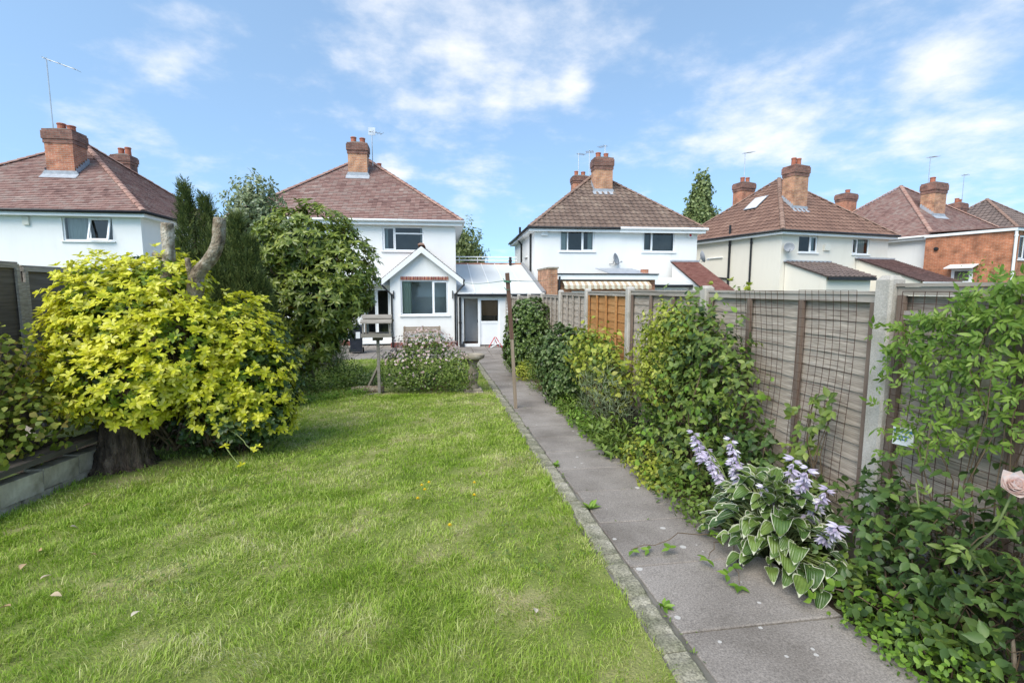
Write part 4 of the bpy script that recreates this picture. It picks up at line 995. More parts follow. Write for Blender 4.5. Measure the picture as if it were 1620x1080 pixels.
def rosettes(P, A, nl, tilt=(35, 80), size=(.8, 1.2), up=.4):
    """nl leaves round every cluster: returns leaf P, D, N, S"""
    n = len(P); A = A + np.array([0, 0, up]); A /= np.linalg.norm(A, axis=1, keepdims=True)
    ref = unit(n); U = np.cross(A, ref); U /= np.linalg.norm(U, axis=1, keepdims=True); W = np.cross(A, U)
    k = np.tile(np.arange(nl), (n, 1)); az = 2*np.pi*k/nl*1.0 + rng.uniform(-.3, .3, (n, nl)) + (k % 2)*.2
    ti = np.radians(rng.uniform(tilt[0], tilt[1], (n, nl)))
    D = A[:, None]*np.cos(ti)[..., None] + (U[:, None]*np.cos(az)[..., None] + W[:, None]*np.sin(az)[..., None])*np.sin(ti)[..., None]
    Pn = np.repeat(P[:, None], nl, 1); N = np.repeat(A[:, None], nl, 1) + .25*rng.normal(size=(n, nl, 3))
    S = rng.uniform(size[0], size[1], (n, nl))
    return Pn.reshape(-1, 3), D.reshape(-1, 3), N.reshape(-1, 3), S.reshape(-1)
def singles(P, A, size=(.8, 1.2), up=.3, hang=0, spread=1.0):
    n = len(P); D = unit(n)*spread; D = D - A*(D*A).sum(1, keepdims=True)*.6 + A*.35; D[:, 2] -= hang
    N = A + np.array([0, 0, up]) + .45*rng.normal(size=(n, 3))
    return P, D, N, rng.uniform(size[0], size[1], n)
def add_foliage(e, tmpl, P, D, N, S, mat, ind=0, name='foliage', leafname='leaf', out=None):
    """the ind leaves that show largest become objects of their own, the rest one mass; coordinates local to e"""
    loc = np.array(e.location)
    if ind:
        w = P + loc - np.array(CAM); dist = np.linalg.norm(w, axis=1)
        c = P.mean(0) + loc - np.array(CAM); score = dist - .0*S
        if out is not None: score = score - out
        idx = np.argsort(score)[:ind]; mask = np.zeros(len(P), bool); mask[idx] = True
        v, fs = tmpl; me = fast_mesh(leafname, v, fs, 1, len(v), mat, None, True)
        X, Y, Z = frames(D[mask], N[mask])
        for x, y, z, p, s in zip(X, Y, Z, P[mask], S[mask]):
            o = bpy.data.objects.new(leafname, me); COL.objects.link(o); o.parent = e
            o.matrix_local = Matrix(((x[0]*s, y[0]*s, z[0]*s, p[0]), (x[1]*s, y[1]*s, z[1]*s, p[1]), (x[2]*s, y[2]*s, z[2]*s, p[2]), (0,0,0,1)))
        P, D, N, S = P[~mask], D[~mask], N[~mask], S[~mask]
    if len(P): stuff(link(name, leaf_mesh(name, tmpl, P, D, N, S, mat), e))
def twigs(e, base_pts, targets, r0=.012, r1=.003, mat='twig', name='branches', wob=.06, n=5):
    mb = MB()
    for b, t in zip(base_pts, targets):
        b = Vector(b); t = Vector(t); pts = []; rad = []
        for i in range(n+1):
            f = i/n; p = b.lerp(t, f); p.z += .12*(t-b).length*math.sin(f*math.pi)*.5
            p += Vector((random.uniform(-wob, wob), random.uniform(-wob, wob), random.uniform(-wob, wob)))*math.sin(f*math.pi); pts.append(p); rad.append(r0+(r1-r0)*f)
        mb.tube(pts, rad, 5)
    return mb.build(name, M[mat], e, smooth=True)
LEAF = dict(
    choisya=leaf_t(.064, .028, 4, .2, .2, 1.25), rhodo=leaf_t(.135, .046, 4, .22, .25, .9), small=leaf_t(.05, .028, 3, .2, .1), tiny=leaf_t(.03, .018, 3, .2, .1),
    broad=leaf_t(.075, .052, 4, .2, .15, .75), lance=leaf_t(.09, .032, 4, .25, .25, .8), blade=leaf_t(.35, .022, 5, .4, .55, .6), needle=leaf_t(.06, .012, 2, .1, .1),
    oval=leaf_t(.055, .036, 4, .2, .12))
def rot4(rz, rx=0, t=(0,0,0)): return Matrix.Translation(t) @ Matrix.Rotation(rz, 4, 'Z') @ Matrix.Rotation(rx, 4, 'X')
def jag_leaf(L=.078, W=.046, n=7):
    """toothed bramble leaflet"""
    V = [(0,0,0)]; 
    for i in range(1, n):
        t = i/n; w = W/2*math.sin(math.pi*t**.8)*(1.05 if i % 2 else .95); V += [(-w, t*L, w*.18), (0, t*L-.002, -.06*t*L), (w, t*L, w*.18)]
    V.append((0, L*1.06, -.09*L)); e = len(V)-1; F3 = [(0,2,1),(0,3,2)]; F4 = []
    for i in range(n-2):
        b = 1+3*i; F4 += [(b,b+1,b+4,b+3),(b+1,b+2,b+5,b+4)]
    b = 1+3*(n-2); F3 += [(b,b+1,e),(b+1,b+2,e)]
    return np.array(V, float), [np.array(F4), np.array(F3)]
JL = jag_leaf()
TRI = merge_t([(JL, rot4(0, 0, (0,.02,0))), (JL, rot4(R(78), -.15, (-.004,.02,0)) @ Matrix.Scale(.85, 4)), (JL, rot4(R(-78), -.15, (.004,.02,0)) @ Matrix.Scale(.85, 4))])
PIN = merge_t([(LEAF['lance'], rot4(0, 0, (0,.09,0)))] + [(LEAF['lance'], rot4(s*R(55), -.1, (0,.03+.03*k,0)) @ Matrix.Scale(.8, 4)) for k in range(2) for s in (-1, 1)])

def shrub(name, label, cat, base, lobes, tmpl, n, mat, kind='single', nl=7, ind=0, size=(.8,1.2), shell=.7, up=.4, tilt=(35,80), hang=0, bumps=.14, inner=None, stems=10, stemr=.014, group=None):
    e = thing(name, label, cat, base, 0, group); L = [tuple(l) for l in lobes]
    P, A = crown(L, n, shell, bumps)
    keep = P[:, 2] > .01; P, A = P[keep], A[keep]
    arr = rosettes(P, A, nl, tilt, size, up) if kind == 'ros' else singles(P, A, size, up, hang)
    add_foliage(e, tmpl, *arr, M[mat] if isinstance(mat, str) else mat, ind)
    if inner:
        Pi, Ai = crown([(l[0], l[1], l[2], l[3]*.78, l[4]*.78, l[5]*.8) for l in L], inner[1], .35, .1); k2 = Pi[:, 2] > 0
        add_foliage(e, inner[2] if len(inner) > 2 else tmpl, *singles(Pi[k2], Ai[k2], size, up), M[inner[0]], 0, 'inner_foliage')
    if stems:
        idx = rng.choice(len(P), stems); twigs(e, [(random.uniform(-.06, .06), random.uniform(-.06, .06), -.05) for _ in idx], [P[i] for i in idx], stemr, .003)
    return e

# ------------------------------------------------------------------ left side plants
# pollarded stump with two bare limbs
t = thing('tree_stump', 'thick dark stump with two bare sawn limbs rising through the golden shrub', 'tree', (-3.36, 5.5, -.3))
def trunk_mesh(pts, rad, n=18, rough=.09):
    mb = MB(); mb.tube(pts, rad, n)
    ph = [random.uniform(0, 6) for _ in range(4)]
    for i, v in enumerate(mb.v):
        k = i % n; q = i//n; c = Vector(pts[min(q, len(pts)-1)]); d = Vector(v)-c
        f = 1 + rough*(math.sin(k*2.1+ph[0]+q*.35)+.6*math.sin(k*3.7+ph[1]-q*.6)) + random.uniform(-rough*.4, rough*.4)
        mb.v[i] = tuple(c + d*f)
    return mb
def smooth_path(pts, rad, m=4):
    P_, R_ = [], []
    for i in range(len(pts)-1):
        p0 = Vector(pts[max(i-1, 0)]); p1 = Vector(pts[i]); p2 = Vector(pts[i+1]); p3 = Vector(pts[min(i+2, len(pts)-1)])
        for k in range(m):
            f = k/m; P_.append(.5*((2*p1)+(p2-p0)*f+(2*p0-5*p1+4*p2-p3)*f*f+(-p0+3*p1-3*p2+p3)*f**3)); R_.append(rad[i]+(rad[i+1]-rad[i])*f)
    P_.append(Vector(pts[-1])); R_.append(rad[-1]); return P_, R_
trunk_mesh(*smooth_path([(0,0,0),(.0,.0,.12),(.02,.02,.35),(.06,.04,.65),(.14,.1,.95),(.22,.15,1.3)], [.31,.235,.20,.185,.165,.13], 7), 46, .12).build('trunk', M['bark'], t, smooth=True)
trunk_mesh(*smooth_path([(.1,.1,1.0),(.3,.2,1.6),(.42,.26,2.0),(.45,.28,2.35),(.46,.28,2.60)], [.09,.075,.064,.06,.058], 6), 16, .10).build('limb', M['bark_pale'], t, smooth=True)
trunk_mesh(*smooth_path([(.2,.1,1.1),(.6,.15,1.6),(.76,.12,1.88),(.80,.1,2.05),(.93,.1,2.2),(1.03,.1,2.40),(1.06,.1,2.64)], [.09,.08,.076,.068,.063,.060,.056], 6), 16, .10).build('limb', M['bark_grey'], t, smooth=True)
trunk_mesh(*smooth_path([(.78,.12,1.9),(.74,.08,2.08),(.735,.06,2.22)], [.045,.03,.025]), 8, .08).build('limb_stub', M['bark_grey'], t, smooth=True)
MB().tube([(.44,.28,2.22),(.36,.25,2.25),(.31,.24,2.27)], [.03,.028,.022], 8).build('limb_stub', M['bark_grey'], t, smooth=True)

e = thing('golden_shrub', 'large golden-yellow leaved shrub bulging over the stump on the left', 'shrub', (-2.95, 5.75, -.27))
Lc = [(-.32,.0,1.50,.72,.62,.66),(-.70,-.05,1.15,.42,.5,.62),(.10,-.1,1.25,.60,.55,.58),(-.3,-.25,.95,.72,.5,.45),(-.6,-.05,1.78,.34,.36,.38),(.0,.0,1.93,.38,.4,.30),(.62,.22,1.3,.40,.5,.48),(.78,.2,.92,.40,.5,.48),(.85,.2,.55,.34,.42,.42),(.5,-.0,.72,.36,.4,.40)]
P, A = crown(Lc, 2700, .84, .15); k = (P[:, 2] > .25); P, A = P[k], A[k]
P += A*rng.uniform(0, .1, (len(P), 1))
lp, ld, ln, ls = rosettes(P, A, 9, (45, 95), (.6, 1.25), .9)
add_foliage(e, LEAF['choisya'], lp, ld, ln, ls, M['lf_choisya'], 300, out=None)
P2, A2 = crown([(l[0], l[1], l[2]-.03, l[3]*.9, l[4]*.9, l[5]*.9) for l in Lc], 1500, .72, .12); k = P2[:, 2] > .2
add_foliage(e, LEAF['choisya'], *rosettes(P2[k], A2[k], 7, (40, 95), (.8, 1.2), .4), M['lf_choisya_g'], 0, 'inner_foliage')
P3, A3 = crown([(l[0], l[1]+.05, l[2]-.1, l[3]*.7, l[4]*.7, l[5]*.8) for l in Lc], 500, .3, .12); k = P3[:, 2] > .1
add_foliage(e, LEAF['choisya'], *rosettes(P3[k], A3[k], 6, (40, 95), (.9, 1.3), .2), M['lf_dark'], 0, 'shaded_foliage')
ix = rng.choice(len(P), 40); twigs(e, [(random.uniform(-.3, .5), random.uniform(-.1, .2), .1) for _ in ix], [P[i] for i in ix], .016, .004, wob=.15)
twigs(e, [(.55,-.2,.35),(.6,-.25,.3)], [(1.02,-.62,.22),(.95,-.75,.10)], .007, .004, 'stem_green', 'trailing_stem', .05)
pt = np.array([(1.02,-.62,.23),(.95,-.75,.12),(1.08,-.64,.27),(.7,-.5,.25)]); at_ = np.tile([[.2,-.4,.9]], (4, 1)); add_foliage(e, LEAF['choisya'], *rosettes(pt, at_, 9, (30, 90), (.6, .9), .4), M['lf_choisya'], 0, 'trailing_foliage')

shrub('dark_understorey_shrub', 'dark blue-green shrub under the right flank of the golden shrub', 'shrub', (-2.35, 5.9, -.28), [(0,0,.45,.6,.5,.45),(.2,.1,.9,.5,.45,.6),(-.4,.1,.35,.5,.4,.35)], LEAF['oval'], 900, 'lf_dark', 'ros', 6, stems=8)
e = shrub('currant_bush', 'loose yellow-green bush over the block wall at the left edge', 'shrub', (-4.0, 4.75, .0), [(.05,0,.72,.42,.55,.5),(.3,.1,.45,.42,.5,.38),(-.1,-.45,.6,.4,.45,.5),(.12,.2,.95,.25,.3,.35),(.2,-.4,.3,.35,.4,.25)], leaf_t(.058, .05, 4, .15, .15, .7), 2300, 'lf_currant', 'single', ind=200, shell=.35, up=.8, stems=45, stemr=.01, bumps=.25, size=(.7,1.25))
# conifers
def conifer(label, base, h, r, spires, n):
    e = thing('conifer', label, 'tree', base, 0, 'dark conifers behind the golden shrub')
    MB().tube([(0,0,0),(0,0,h*.8)], [.09,.03], 8).build('trunk', M['bark'], e, smooth=True)
    P, A = [], []
    for (sx, sy, sh, sr) in spires:
        m = int(n*sh*sr/sum(s[2]*s[3] for s in spires)); z = rng.uniform(0, 1, m)**.9; az = rng.uniform(0, 6.283, m)
        rad = sr*np.minimum(1, (1-z)*2.0+.10)*np.minimum(1, .6+z*1.5)*(1+.16*np.sin(az*4+z*14)+.12*np.sin(az*7-z*23))*rng.uniform(.6, 1.05, m)
        P.append(np.stack([sx+rad*np.cos(az), sy+rad*np.sin(az), .15+z*(sh-.15)], 1)); A.append(np.stack([np.cos(az)*.55, np.sin(az)*.55, np.ones(m)], 1))
    P = np.concatenate(P); A = np.concatenate(A); D = A + .22*rng.normal(size=A.shape); N = np.stack([A[:, 0], A[:, 1], -.2+0*A[:, 2]], 1)+.4*rng.normal(size=A.shape)
    sp = merge_t([(LEAF['needle'], rot4(R(a), 0, (0, .02*i, 0)) @ Matrix.Scale(1.3-.1*i, 4)) for i, a in enumerate((-38, 36, -30, 28, -20, 18, 0))])
    add_foliage(e, sp, P, D, N, rng.uniform(.9, 1.5, len(P)), M['lf_conifer'])
conifer('twin-topped dark conifer behind the golden shrub, left one', (-3.98, 8.7, gz(8.7)), 3.55, .4, [(-.1,0,3.62,.21),(.18,.05,3.45,.19),(-.3,.1,2.7,.25),(.35,-.1,2.9,.26),(0,-.2,2.5,.35)], 8000)
conifer('broad dark conifer leaning against the rhododendron', (-3.2, 8.6, gz(8.6)), 3.1, .4, [(-.1,0,3.12,.22),(.1,-.05,2.75,.28),(-.35,.05,2.75,.22),(.26,.0,2.0,.3),(.34,-.1,1.3,.3)], 8000)
# silver tree
def tree(name, label, base, h, trunk_r, lobes, tmpl, n, mat, kind='single', nl=6, size=(.8,1.2), bumps=.25, shell=.55, limbs=14, bark='bark', group=None, ind=0, up=.3, **kw):
    e = thing(name, label, 'tree', base, 0, group)
    cz = np.mean([l[2] for l in lobes])
    trunk_mesh(*smooth_path([(0,0,-.1),(.02,.02,cz*.4),(-.02,.03,cz*.8),(0,0,cz*1.1)], [trunk_r*1.3, trunk_r, trunk_r*.8, trunk_r*.4]), 12, .06).build('trunk', M[bark], e, smooth=True)
    P, A = crown(lobes, n, shell, bumps); P[:, 2] = np.maximum(P[:, 2], .05)
    arr = rosettes(P, A, nl, kw.get('tilt', (30, 85)), size, up) if kind == 'ros' else singles(P, A, size, up, kw.get('hang', 0))
    add_foliage(e, tmpl, *arr, M[mat], ind, 'crown')
    ix = rng.choice(len(P), limbs); twigs(e, [(0, 0, cz*random.uniform(.4, .9)) for _ in ix], [P[i] for i in ix], trunk_r*.35, .006, bark, 'limbs', .18)
    return e, P, A
tree('silver_leaved_tree', 'pale silvery-leaved tree behind the conifers and rhododendron', (-4.3, 12.4, gz(12.4)), 4.6, .09, [(0,0,4.05,.62,.6,.72),(-.5,0,3.3,.5,.5,.6),(.55,0,3.4,.6,.5,.6),(.1,.1,2.6,.9,.6,.8),(.9,-.1,2.9,.5,.4,.5)], leaf_t(.095,.05,3,.2,.1), 14000, 'lf_silver', shell=.25, bumps=.25, bark='bark_grey')
# rhododendron
e, P, A = tree('rhododendron', 'large rounded rhododendron with glossy whorled leaves left of the white house', (-2.85, 10.75, gz(10.7)), 3.7, .10,
     [(.1,0,3.12,.95,.8,.72),(.75,-.05,2.55,.75,.7,.75),(-.5,0,2.5,.6,.7,.9),(.3,-.3,1.9,1.0,.6,.7),(.5,-.1,1.5,.5,.55,.5),(-.35,-.1,1.5,.55,.5,.7),(.25,-.2,.95,.42,.4,.33),(.0,-.2,.75,.4,.4,.35),(.9,.0,2.0,.5,.5,.5)], LEAF['rhodo'], 1700, 'lf_rhodo', 'ros', 8, (.8, 1.25), .12, .74, 30, 'bark_grey', ind=250, up=.55, tilt=(45, 100))
ix = rng.choice(len(P), 50); add_foliage(e, LEAF['rhodo'], *rosettes(P[ix]-A[ix]*.04, A[ix], 5, (60, 120), (.7, 1.1), .2), M['lf_rhodo_y'], 0, 'turning_leaves')
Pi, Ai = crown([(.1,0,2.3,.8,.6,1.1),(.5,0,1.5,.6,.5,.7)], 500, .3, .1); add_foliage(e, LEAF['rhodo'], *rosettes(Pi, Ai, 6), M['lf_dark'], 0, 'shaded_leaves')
trunk_mesh(*smooth_path([(-.12,-.12,-.1),(-.1,-.1,.4),(.1,-.05,.9),(.3,0,1.6)], [.12,.1,.08,.05]), 12, .07).build('trunk', M['bark_grey'], e, smooth=True)
tag(MB().box(-.025,.025,-.025,.025,0,.8).build('stake', M['wood_silver'], None, (-3.05, 10.3, gz(10.3)-.1), (0, R(4), 0)), 'thin grey stake beside the rhododendron trunk', 'stake')
shrub('rosemary_bush', 'feathery grey-green bush in front of the black wheelie bin', 'shrub', (-2.95, 13.6, gz(13.6)), [(0,0,.5,.45,.45,.55),(.1,0,.7,.3,.35,.5),(-.3,0,.6,.4,.4,.6)], leaf_t(.16,.012,3,.1,.1), 2600, 'lf_grey', 'single', shell=.3, up=1.2, stems=12)
shrub('low_border_plants', 'low leafy border plants beneath the rhododendron', 'plant', (-2.35, 10.2, gz(10.2)), [(0,0,.22,.5,.5,.3),(.45,.3,.25,.4,.4,.3),(-.4,-.2,.2,.4,.35,.25),(.2,.7,.3,.5,.4,.35)], LEAF['small'], 2400, 'lf_mid', 'single', shell=.3, stems=0)
shrub('pale_low_plant', 'low pale-tipped plant beside the bird table foot', 'plant', (-1.55, 10.4, gz(10.4)), [(0,0,.18,.3,.3,.22),(-.3,-.1,.12,.3,.25,.16)], LEAF['small'], 700, 'lf_varieg', 'single', shell=.3, stems=0)
for i, (x, y, s) in enumerate([(-1.75,9.55,.8),(-2.15,9.2,.7),(-2.5,8.9,.6)]):
    shrub('ground_cover_clump', ('bright green ground cover clump nearest the bird table', 'middle clump of bright green ground cover left of the bird table', 'ground cover clump by the reddish leaf litter')[i], 'plant', (x, y, gz(y)), [(0,0,.05,.32*s,.3*s,.14*s),(.2*s,.1,.05,.22*s,.2*s,.1)], LEAF['tiny'], 700, 'lf_bright', 'single', shell=.2, stems=0, group='ground cover clumps')
# pink flowering shrub
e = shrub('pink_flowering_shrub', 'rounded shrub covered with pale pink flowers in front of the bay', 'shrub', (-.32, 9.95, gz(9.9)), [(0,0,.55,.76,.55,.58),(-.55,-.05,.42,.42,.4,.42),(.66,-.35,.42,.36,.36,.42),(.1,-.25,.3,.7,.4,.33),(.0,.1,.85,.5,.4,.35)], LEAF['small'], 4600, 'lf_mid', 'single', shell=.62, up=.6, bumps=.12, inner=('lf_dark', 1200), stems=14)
P, A = crown([(0,0,.58,.74,.57,.6),(-.5,-.05,.45,.43,.4,.43),(.55,-.22,.42,.39,.4,.41),(.0,.1,.88,.5,.4,.36)], 900, .97, .12)
k = (P[:, 2] > .2) & ((rng.uniform(0, 1, len(P)) < .2+.6*(P[:, 2] > .6))); P, A = P[k], A[k]
add_foliage(e, leaf_t(.034,.026,3,.1,0), *rosettes(P+A*.03, A, 6, (20, 75), (.8, 1.3), .4), M['petal_palepink'], 0, 'flowers')

# ------------------------------------------------------------------ right border plants
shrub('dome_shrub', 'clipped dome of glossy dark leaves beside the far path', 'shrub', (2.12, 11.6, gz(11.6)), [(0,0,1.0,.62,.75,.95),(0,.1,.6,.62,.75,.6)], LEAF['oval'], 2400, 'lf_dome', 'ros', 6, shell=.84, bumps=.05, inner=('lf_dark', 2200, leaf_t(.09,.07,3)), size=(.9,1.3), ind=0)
shrub('fringe_shrub', 'light green shrub low in front of the dome shrub at the path edge', 'shrub', (2.0, 13.3, gz(13.3)), [(0,0,.3,.35,.9,.4),(-.1,-.8,.22,.3,.6,.3)], LEAF['small'], 1500, 'lf_mid', shell=.5, stems=4)
shrub('lime_clump', 'small yellow-green clump at the path edge beneath the dome shrub', 'plant', (1.85, 10.9, gz(10.9)), [(0,0,.22,.18,.25,.28)], LEAF['lance'], 260, 'lf_lime', shell=.4, up=.8, stems=0)
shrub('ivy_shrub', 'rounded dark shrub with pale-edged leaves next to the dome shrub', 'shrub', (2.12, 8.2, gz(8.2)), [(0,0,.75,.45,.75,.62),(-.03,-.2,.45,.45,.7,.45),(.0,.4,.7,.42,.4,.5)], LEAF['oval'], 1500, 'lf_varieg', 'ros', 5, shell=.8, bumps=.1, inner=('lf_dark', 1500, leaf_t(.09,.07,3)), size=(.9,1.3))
shrub('box_shrub', 'olive-green small-leaved shrub in front of the ivy shrub by the path', 'shrub', (1.98, 9.4, gz(9.4)), [(0,0,.35,.34,.7,.42)], LEAF['tiny'], 2600, 'lf_mid', shell=.6, stems=6)
shrub('golden_privet', 'yellow-tipped straggly shrub in front of the orange fence panel', 'shrub', (2.18, 6.5, gz(6.5)), [(0,0,.85,.3,.75,.55),(-.05,.5,1.0,.28,.45,.4),(0,-.5,.7,.3,.45,.45)], LEAF['broad'], 1300, 'lf_lime', shell=.35, bumps=.25, stems=30, inner=('lf_mid', 900))
shrub('feathery_bush', 'fine grey-green bush with dry stems below the golden shrub on the right', 'shrub', (2.1, 6.0, gz(6)), [(0,0,.5,.32,.6,.42)], leaf_t(.12,.008,3,.1,.1), 1900, 'lf_grey', shell=.3, up=.8, stems=25)
# leafy climber on the fence
e = thing('leafy_climber', 'mass of dark bramble and climber leaves covering the second and third panels', 'climber', (2.36, 4.45, gz(4.4)))
Lc = [(.02,-.1,1.42,.16,.5,.3),(-.02,-.45,1.2,.2,.5,.45),(.0,.3,1.2,.17,.4,.45),(-.06,-.25,.75,.27,.7,.4),(-.14,-.3,.26,.40,.95,.30),(.02,.6,.6,.2,.4,.4),(.02,-.85,1.0,.14,.28,.4)]
P, A = crown(Lc, 2000, .4, .45); k = (P[:, 0] < .14) & (P[:, 2] > .02); P, A = P[k], A[k]; A = A + np.array([-.6, -.2, 0])
arr = singles(P, A, (.4, .9), .6, .3); add_foliage(e, TRI, *arr, M['lf_bramble'], 240)
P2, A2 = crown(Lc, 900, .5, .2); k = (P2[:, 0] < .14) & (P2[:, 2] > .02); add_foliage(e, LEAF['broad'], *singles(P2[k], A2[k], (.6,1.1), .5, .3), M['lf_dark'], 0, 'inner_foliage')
P2, A2 = crown(Lc, 800, .8, .3); k = (P2[:, 0] < .12) & (P2[:, 2] > .02); add_foliage(e, LEAF['broad'], *singles(P2[k], A2[k], (.5,.9), .6, .2), M['lf_bright'], 0, 'young_foliage')
ix = rng.choice(len(P), 40); twigs(e, [(random.uniform(-.1,.1), random.uniform(-.9,.9), 0) for _ in ix], [P[i] for i in ix], .008, .003, wob=.15)
shrub('yellow_climber', 'yellow-green climber topping the fence left of the dark climber', 'climber', (2.34, 4.75, gz(5)+.55), [(0,0,.85,.22,.45,.32),(-.02,.3,.55,.22,.35,.35),(-.06,.1,.3,.25,.4,.3)], LEAF['small'], 3000, 'lf_lime', shell=.4, bumps=.25, stems=10)
# low edging plants along the path
low = [(2.0,7.6,.30,'lf_bright','tiny','feathery bright green clump at the path edge by the ivy shrub'), (1.96,6.9,.30,'lf_mid','small','mid green edging clump before the golden privet'), (1.92,6.1,.34,'lf_bright','small','bright green low clump spilling on the path'),
       (1.95,5.3,.36,'lf_mid','lance','spiky-leaved clump at the path edge under the climber'), (1.98,3.55,.32,'lf_mid','small','leafy low clump between gold edging and hosta'), (2.24,2.1,.24,'lf_mid','small','low weeds in the soil right of the hosta'),
       (2.14,1.62,.2,'lf_bright','tiny','bright tiny-leaved weeds at the bottom right corner')]
for i, (x, y, h, m_, l_, lab) in enumerate(low):
    shrub('edging_plant', lab, 'plant', (x, y, gz(y)-.02), [(0,0,h*.4,.2,.5,h*.75),(-.06,.25,h*.25,.17,.3,h*.5),(-.04,-.3,h*.3,.2,.3,h*.5)], LEAF[l_], 1500 if l_ == 'tiny' else 800, m_, shell=.25, up=.7, stems=5, stemr=.005, group='low plants along the path edge')
shrub('gold_edging', 'low golden-leaved clump at the path edge before the hosta', 'plant', (2.0, 4.3, gz(4.3)-.02), [(-.02,.1,.1,.22,.55,.24),(-.05,-.3,.08,.2,.35,.18)], LEAF['small'], 1300, 'lf_lime', shell=.3, up=.7, stems=5)
for j, (x, y, n_, lab) in enumerate([(1.98, 5.0, 46, 'strappy arching-leaved clump nearest the gold edging'), (2.1, 7.0, 40, 'upright strappy leaves beside the golden privet'), (2.0, 5.7, 36, 'strappy arching-leaved clump by the spiky plants')]):
    e = thing('strappy_plant', lab, 'plant', (x, y, gz(y)), 0, 'strappy-leaved plants in the border')
    az = rng.uniform(0, 6.28, n_); ti = np.radians(rng.uniform(8, 55, n_)); D = np.stack([np.cos(az)*np.sin(ti), np.sin(az)*np.sin(ti), np.cos(ti)], 1)
    P = np.stack([.05*np.cos(az), .05*np.sin(az), 0*az], 1); add_foliage(e, LEAF['blade'], P, D, np.stack([-np.cos(az), -np.sin(az), .5+0*az], 1), rng.uniform(.8, 1.4, n_), M['lf_mid'], n_)
# hosta
def hosta_leaf():
    rows = 9; V = []; F = []; MI = []
    cols = [-1, -.9, -.45, 0, .45, .9, 1]
    for i in range(rows+1):
        t = i/rows; w = .5*(math.sin(math.pi*min(1, t*.93+.06)**.72))**.8 if 0 < i < rows else (.16 if i == 0 else .004)
        for c in cols:
            x = c*w*.72; y = t; z = .75*abs(c)**1.5*w*.62 - .42*t*t + .16*t + .014*math.cos(c*12)*(1-t) + (.018*math.sin(t*19+c*3) if abs(c) > .8 else 0)
            V.append((x, y, z))
    nc = len(cols)
    for i in range(rows):
        for j in range(nc-1):
            a = i*nc+j; F.append((a, a+1, a+1+nc, a+nc)); MI.append(1 if (j in (0, nc-2) or i == rows-1) else 0)
    return np.array(V), [np.array(F)], [MI]
hv, hf, hm = hosta_leaf()
e = thing('hosta', 'hosta with white-edged green leaves and lilac flower spikes by the path', 'plant', (2.10, 2.74, gz(2.7)-.02))
hmeshes = []
for q in range(5):
    hv2 = hv.copy(); wv_ = .6 + .15*q; hv2[:, 0] *= .85 + .09*q; hv2[:, 2] += .05*np.sin(hv2[:, 1]*(5+q)+q)*wv_ + .08*hv2[:, 0]*np.sin(hv2[:, 1]*4+q*2); hv2[:, 2] -= .12*(q-2)*hv2[:, 1]**2
    hmeshes.append(fast_mesh('leaf', hv2, hf, 1, len(hv), [M['hosta_g'], M['hosta_w']], hm, True))
pet = MB()
for i in range(300):
    ring = i/300; az = random.uniform(0, 2*math.pi); rr_ = .36*(ring**.6)*random.uniform(.8, 1.12)
    z = .38*(1-ring**1.3)+.10 + random.uniform(-.05, .05); p = Vector((rr_*math.cos(az)*.80, rr_*math.sin(az)*1.5, max(z, .07)))
    out = Vector((math.cos(az), math.sin(az)*1.2, .55-1.0*ring + random.uniform(-.15, .2))).normalized()
    nrm = Vector((0,0,1)) + Vector((math.cos(az), math.sin(az), 0))*.35 + Vector((random.uniform(-.3, .3), random.uniform(-.3, .3), 0)); s = random.uniform(.07, .145)
    out = (out + Vector((random.uniform(-.4, .4), random.uniform(-.4, .4), random.uniform(-.25, .35)))).normalized()
    if p.x + out.x*s > .38: continue
    Xv = out.cross(nrm).normalized(); Zv = Xv.cross(out); o = bpy.data.objects.new('leaf', hmeshes[i % 5]); COL.objects.link(o); o.parent = e
    o.matrix_local = Matrix(((Xv.x*s, out.x*s, Zv.x*s, p.x), (Xv.y*s, out.y*s, Zv.y*s, p.y), (Xv.z*s, out.z*s, Zv.z*s, p.z), (0,0,0,1)))
    pet.tube([(p.x*.15, p.y*.15, 0), (p.x*.55, p.y*.55, p.z*.75), tuple(p + out*.01)], .004, 5)
pet.build('leaf_stalks', M['stem_green'], e, smooth=True)
bell_t = merge_t([(leaf_t(.04, .015, 4, .4, -.22, .75), Matrix.Rotation(2*math.pi*k/5, 4, 'Y') @ Matrix.Rotation(R(10), 4, 'X')) for k in range(5)])
